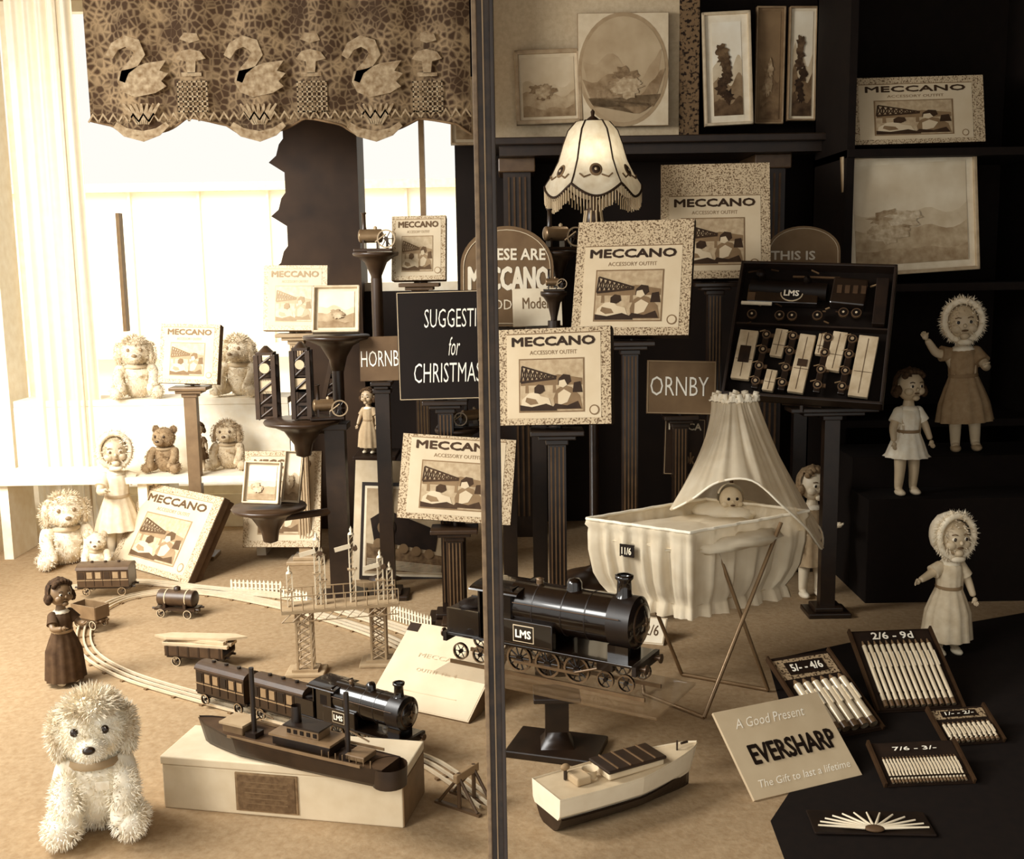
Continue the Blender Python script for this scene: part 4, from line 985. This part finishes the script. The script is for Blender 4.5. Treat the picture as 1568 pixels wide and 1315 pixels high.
p=P(372,600,5.02); plush((p.x,p.y,zb2+.001),.85,yaw=-15,h=.5,fd=.5,g=.8)
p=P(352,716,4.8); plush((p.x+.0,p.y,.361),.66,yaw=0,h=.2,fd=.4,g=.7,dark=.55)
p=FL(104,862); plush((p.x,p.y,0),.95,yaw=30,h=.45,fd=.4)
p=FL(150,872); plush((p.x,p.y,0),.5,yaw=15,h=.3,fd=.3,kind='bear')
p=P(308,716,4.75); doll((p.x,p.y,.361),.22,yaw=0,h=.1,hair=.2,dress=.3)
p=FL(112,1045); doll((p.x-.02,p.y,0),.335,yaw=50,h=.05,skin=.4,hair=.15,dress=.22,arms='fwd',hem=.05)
def box_plat(name,u0,u1,v,y,d,g=.3):
    a=P(u0,v,y);c=P(u1,v,y); z=(a.z+c.z)/2; b=B(name); m=M(g,.5); b.bx(a.x,c.x,y,y+d,z-.02,z,m,.003); b.bx(a.x+.02,c.x-.02,y+.02,y+d-.02,.0,z-.02,m); b.finish(); return z+.001
zq=box_plat('display_plinth',540,606,699,4.42,.2,.12)
p=P(567,697,4.5); doll((p.x,p.y,zq),.28,yaw=-20,h=.1,skin=.6,dress=.6,hair=.15,hem=.1)
# ================= pens display =================
def cloth():
    b=B('dark_display_cloth'); pts=[FL(1176,1012),FL(1300,985),FL(1420,965),FL(1620,930),FL(1660,1340),FL(1210,1340),FL(1180,1258),FL(1225,1190)]
    b.prism([(p.x,p.y) for p in pts],.0005,.003,M(.03,.95,n=.015,scale=40)); b.finish()
cloth()
def pens(fr,n,price,y0=.04,y1=.72,pr=.86,tg=.8,lab=None,pw=.35):
    Mx,w,h=fr; b=B('pencil_display_tray',Mx@T((0,0,.0))); d=M(.07,.5); 
    b.box((w/2,h/2,-.005),(w,h,.010),d,None,.002); b.box((w/2,h/2,.0005),(w*.95,h*.95,.002),M(.10,.8))
    for x in (0,w): b.box((x,h/2,.004),(.006,h,.016),M(.2,.5))
    if lab: b.box((w/2,h*pr,.002),(w*.92,h*.24,.003),M(.2,.7,n=0,scale=150,kind='stipple',g2=.6)); b.box((w/2,h*pr,.004),(w*.62,h*.15,.003),M(.08))
    b.text(price,w*.5,h*pr,w*.5,h*.085,M(.97),.007,.03)
    for i in range(n):
        x=w*(.07+.86*(i+.5)/n); r=w*.86/n*pw
        b.cyl((x,h*y0,.004+r),(x,h*(y1-.06),.004+r),r,M(tg,.3,metal=.2),n=10); b.cyl((x,h*(y1-.06),.004+r),(x,h*y1,.004+r),r*.9,M(.4),r*.25,n=10)
        b.cyl((x,h*y0,.004+r),(x,h*(y0+.07),.004+r),r*1.08,M(.35,.3),n=10); b.box((x+r*.6,h*(y1-.25),.004+2*r),(r*.4,h*.18,r*.3),M(.9,.3,metal=.4))
    b.box((w/2,h*(y0+.2*(y1-y0)),.01),(w*.88,h*.02,.004),d)
    q0=Mx@Vector((w/2,h*.95,-.012)); b.M=Matrix(); b.cyl((q0.x,q0.y+.015,.003),q0,.006,d,n=8)
    b.finish()
pens(gframe((1330,1092),(1462,1086),(1312,966),.16,.006),12,'2/6 - 9d',pr=.91,y1=.84)
pens(gframe((1248,1136),(1346,1118),(1180,1008),.14,.006),6,'5/- - 4/6',lab=True,pr=.83,y1=.66,pw=.4)
pens(gframe((1362,1204),(1498,1198),(1322,1138),.06,.006),22,'7/6 - 3/-',pr=.80,y0=.03,y1=.62)
pens(gframe((1452,1142),(1540,1135),(1416,1086),.06,.006),10,'1/- - 2/-',lab=True,pr=.8,y0=.03,y1=.55)
def fan():
    c=FL(1330,1262); b=B('pencil_fan_display',T((c.x,c.y,.006))@Rz(-4)); d=M(.06); b.bx(-.13,.13,-.06,.04,0,.006,d,.002)
    for i in range(13):
        a=math.radians(8+164*i/12); b.cyl((.02*math.cos(a),-.05+.012*math.sin(a),.012),(.12*math.cos(a),-.05+.07*math.sin(a),.012),.0035,M(.85,.4),.002,n=8)
    b.ell((0,-.05,.012),(.022,.014,.006),M(.3),14,8); b.finish()
fan()
# ================= LIGHT =================
w=bpy.data.worlds.new('world'); sc.world=w; w.use_nodes=True
w.node_tree.nodes['Background'].inputs[0].default_value=(1,.97,.905,1); w.node_tree.nodes['Background'].inputs[1].default_value=1.02
def area(name,loc,tgt,size,e,col=(1,.985,.95)):
    l=bpy.data.lights.new(name,'AREA'); l.energy=e; l.size=size; l.color=col; o=bpy.data.objects.new(name,l); o.location=loc
    d=Vector(tgt)-Vector(loc); o.rotation_euler=d.to_track_quat('-Z','Y').to_euler(); sc.collection.objects.link(o)
area('left_fill',(-2.2,2.6,1.9),(-1.6,3.9,.3),1.0,110)  # unseen area lamp added to brighten the floor and toys at left
area('street_fill',(-4,8,5),(-4,13,1),4,520)  # added lamp that brightens the building behind the windows
s=bpy.data.lights.new('sun','SUN'); s.energy=2.0; s.angle=.35; s.color=(1,.985,.94); so=bpy.data.objects.new('sun',s)
so.rotation_euler=Vector((.75,.6,-.55)).to_track_quat('-Z','Y').to_euler(); sc.collection.objects.link(so)
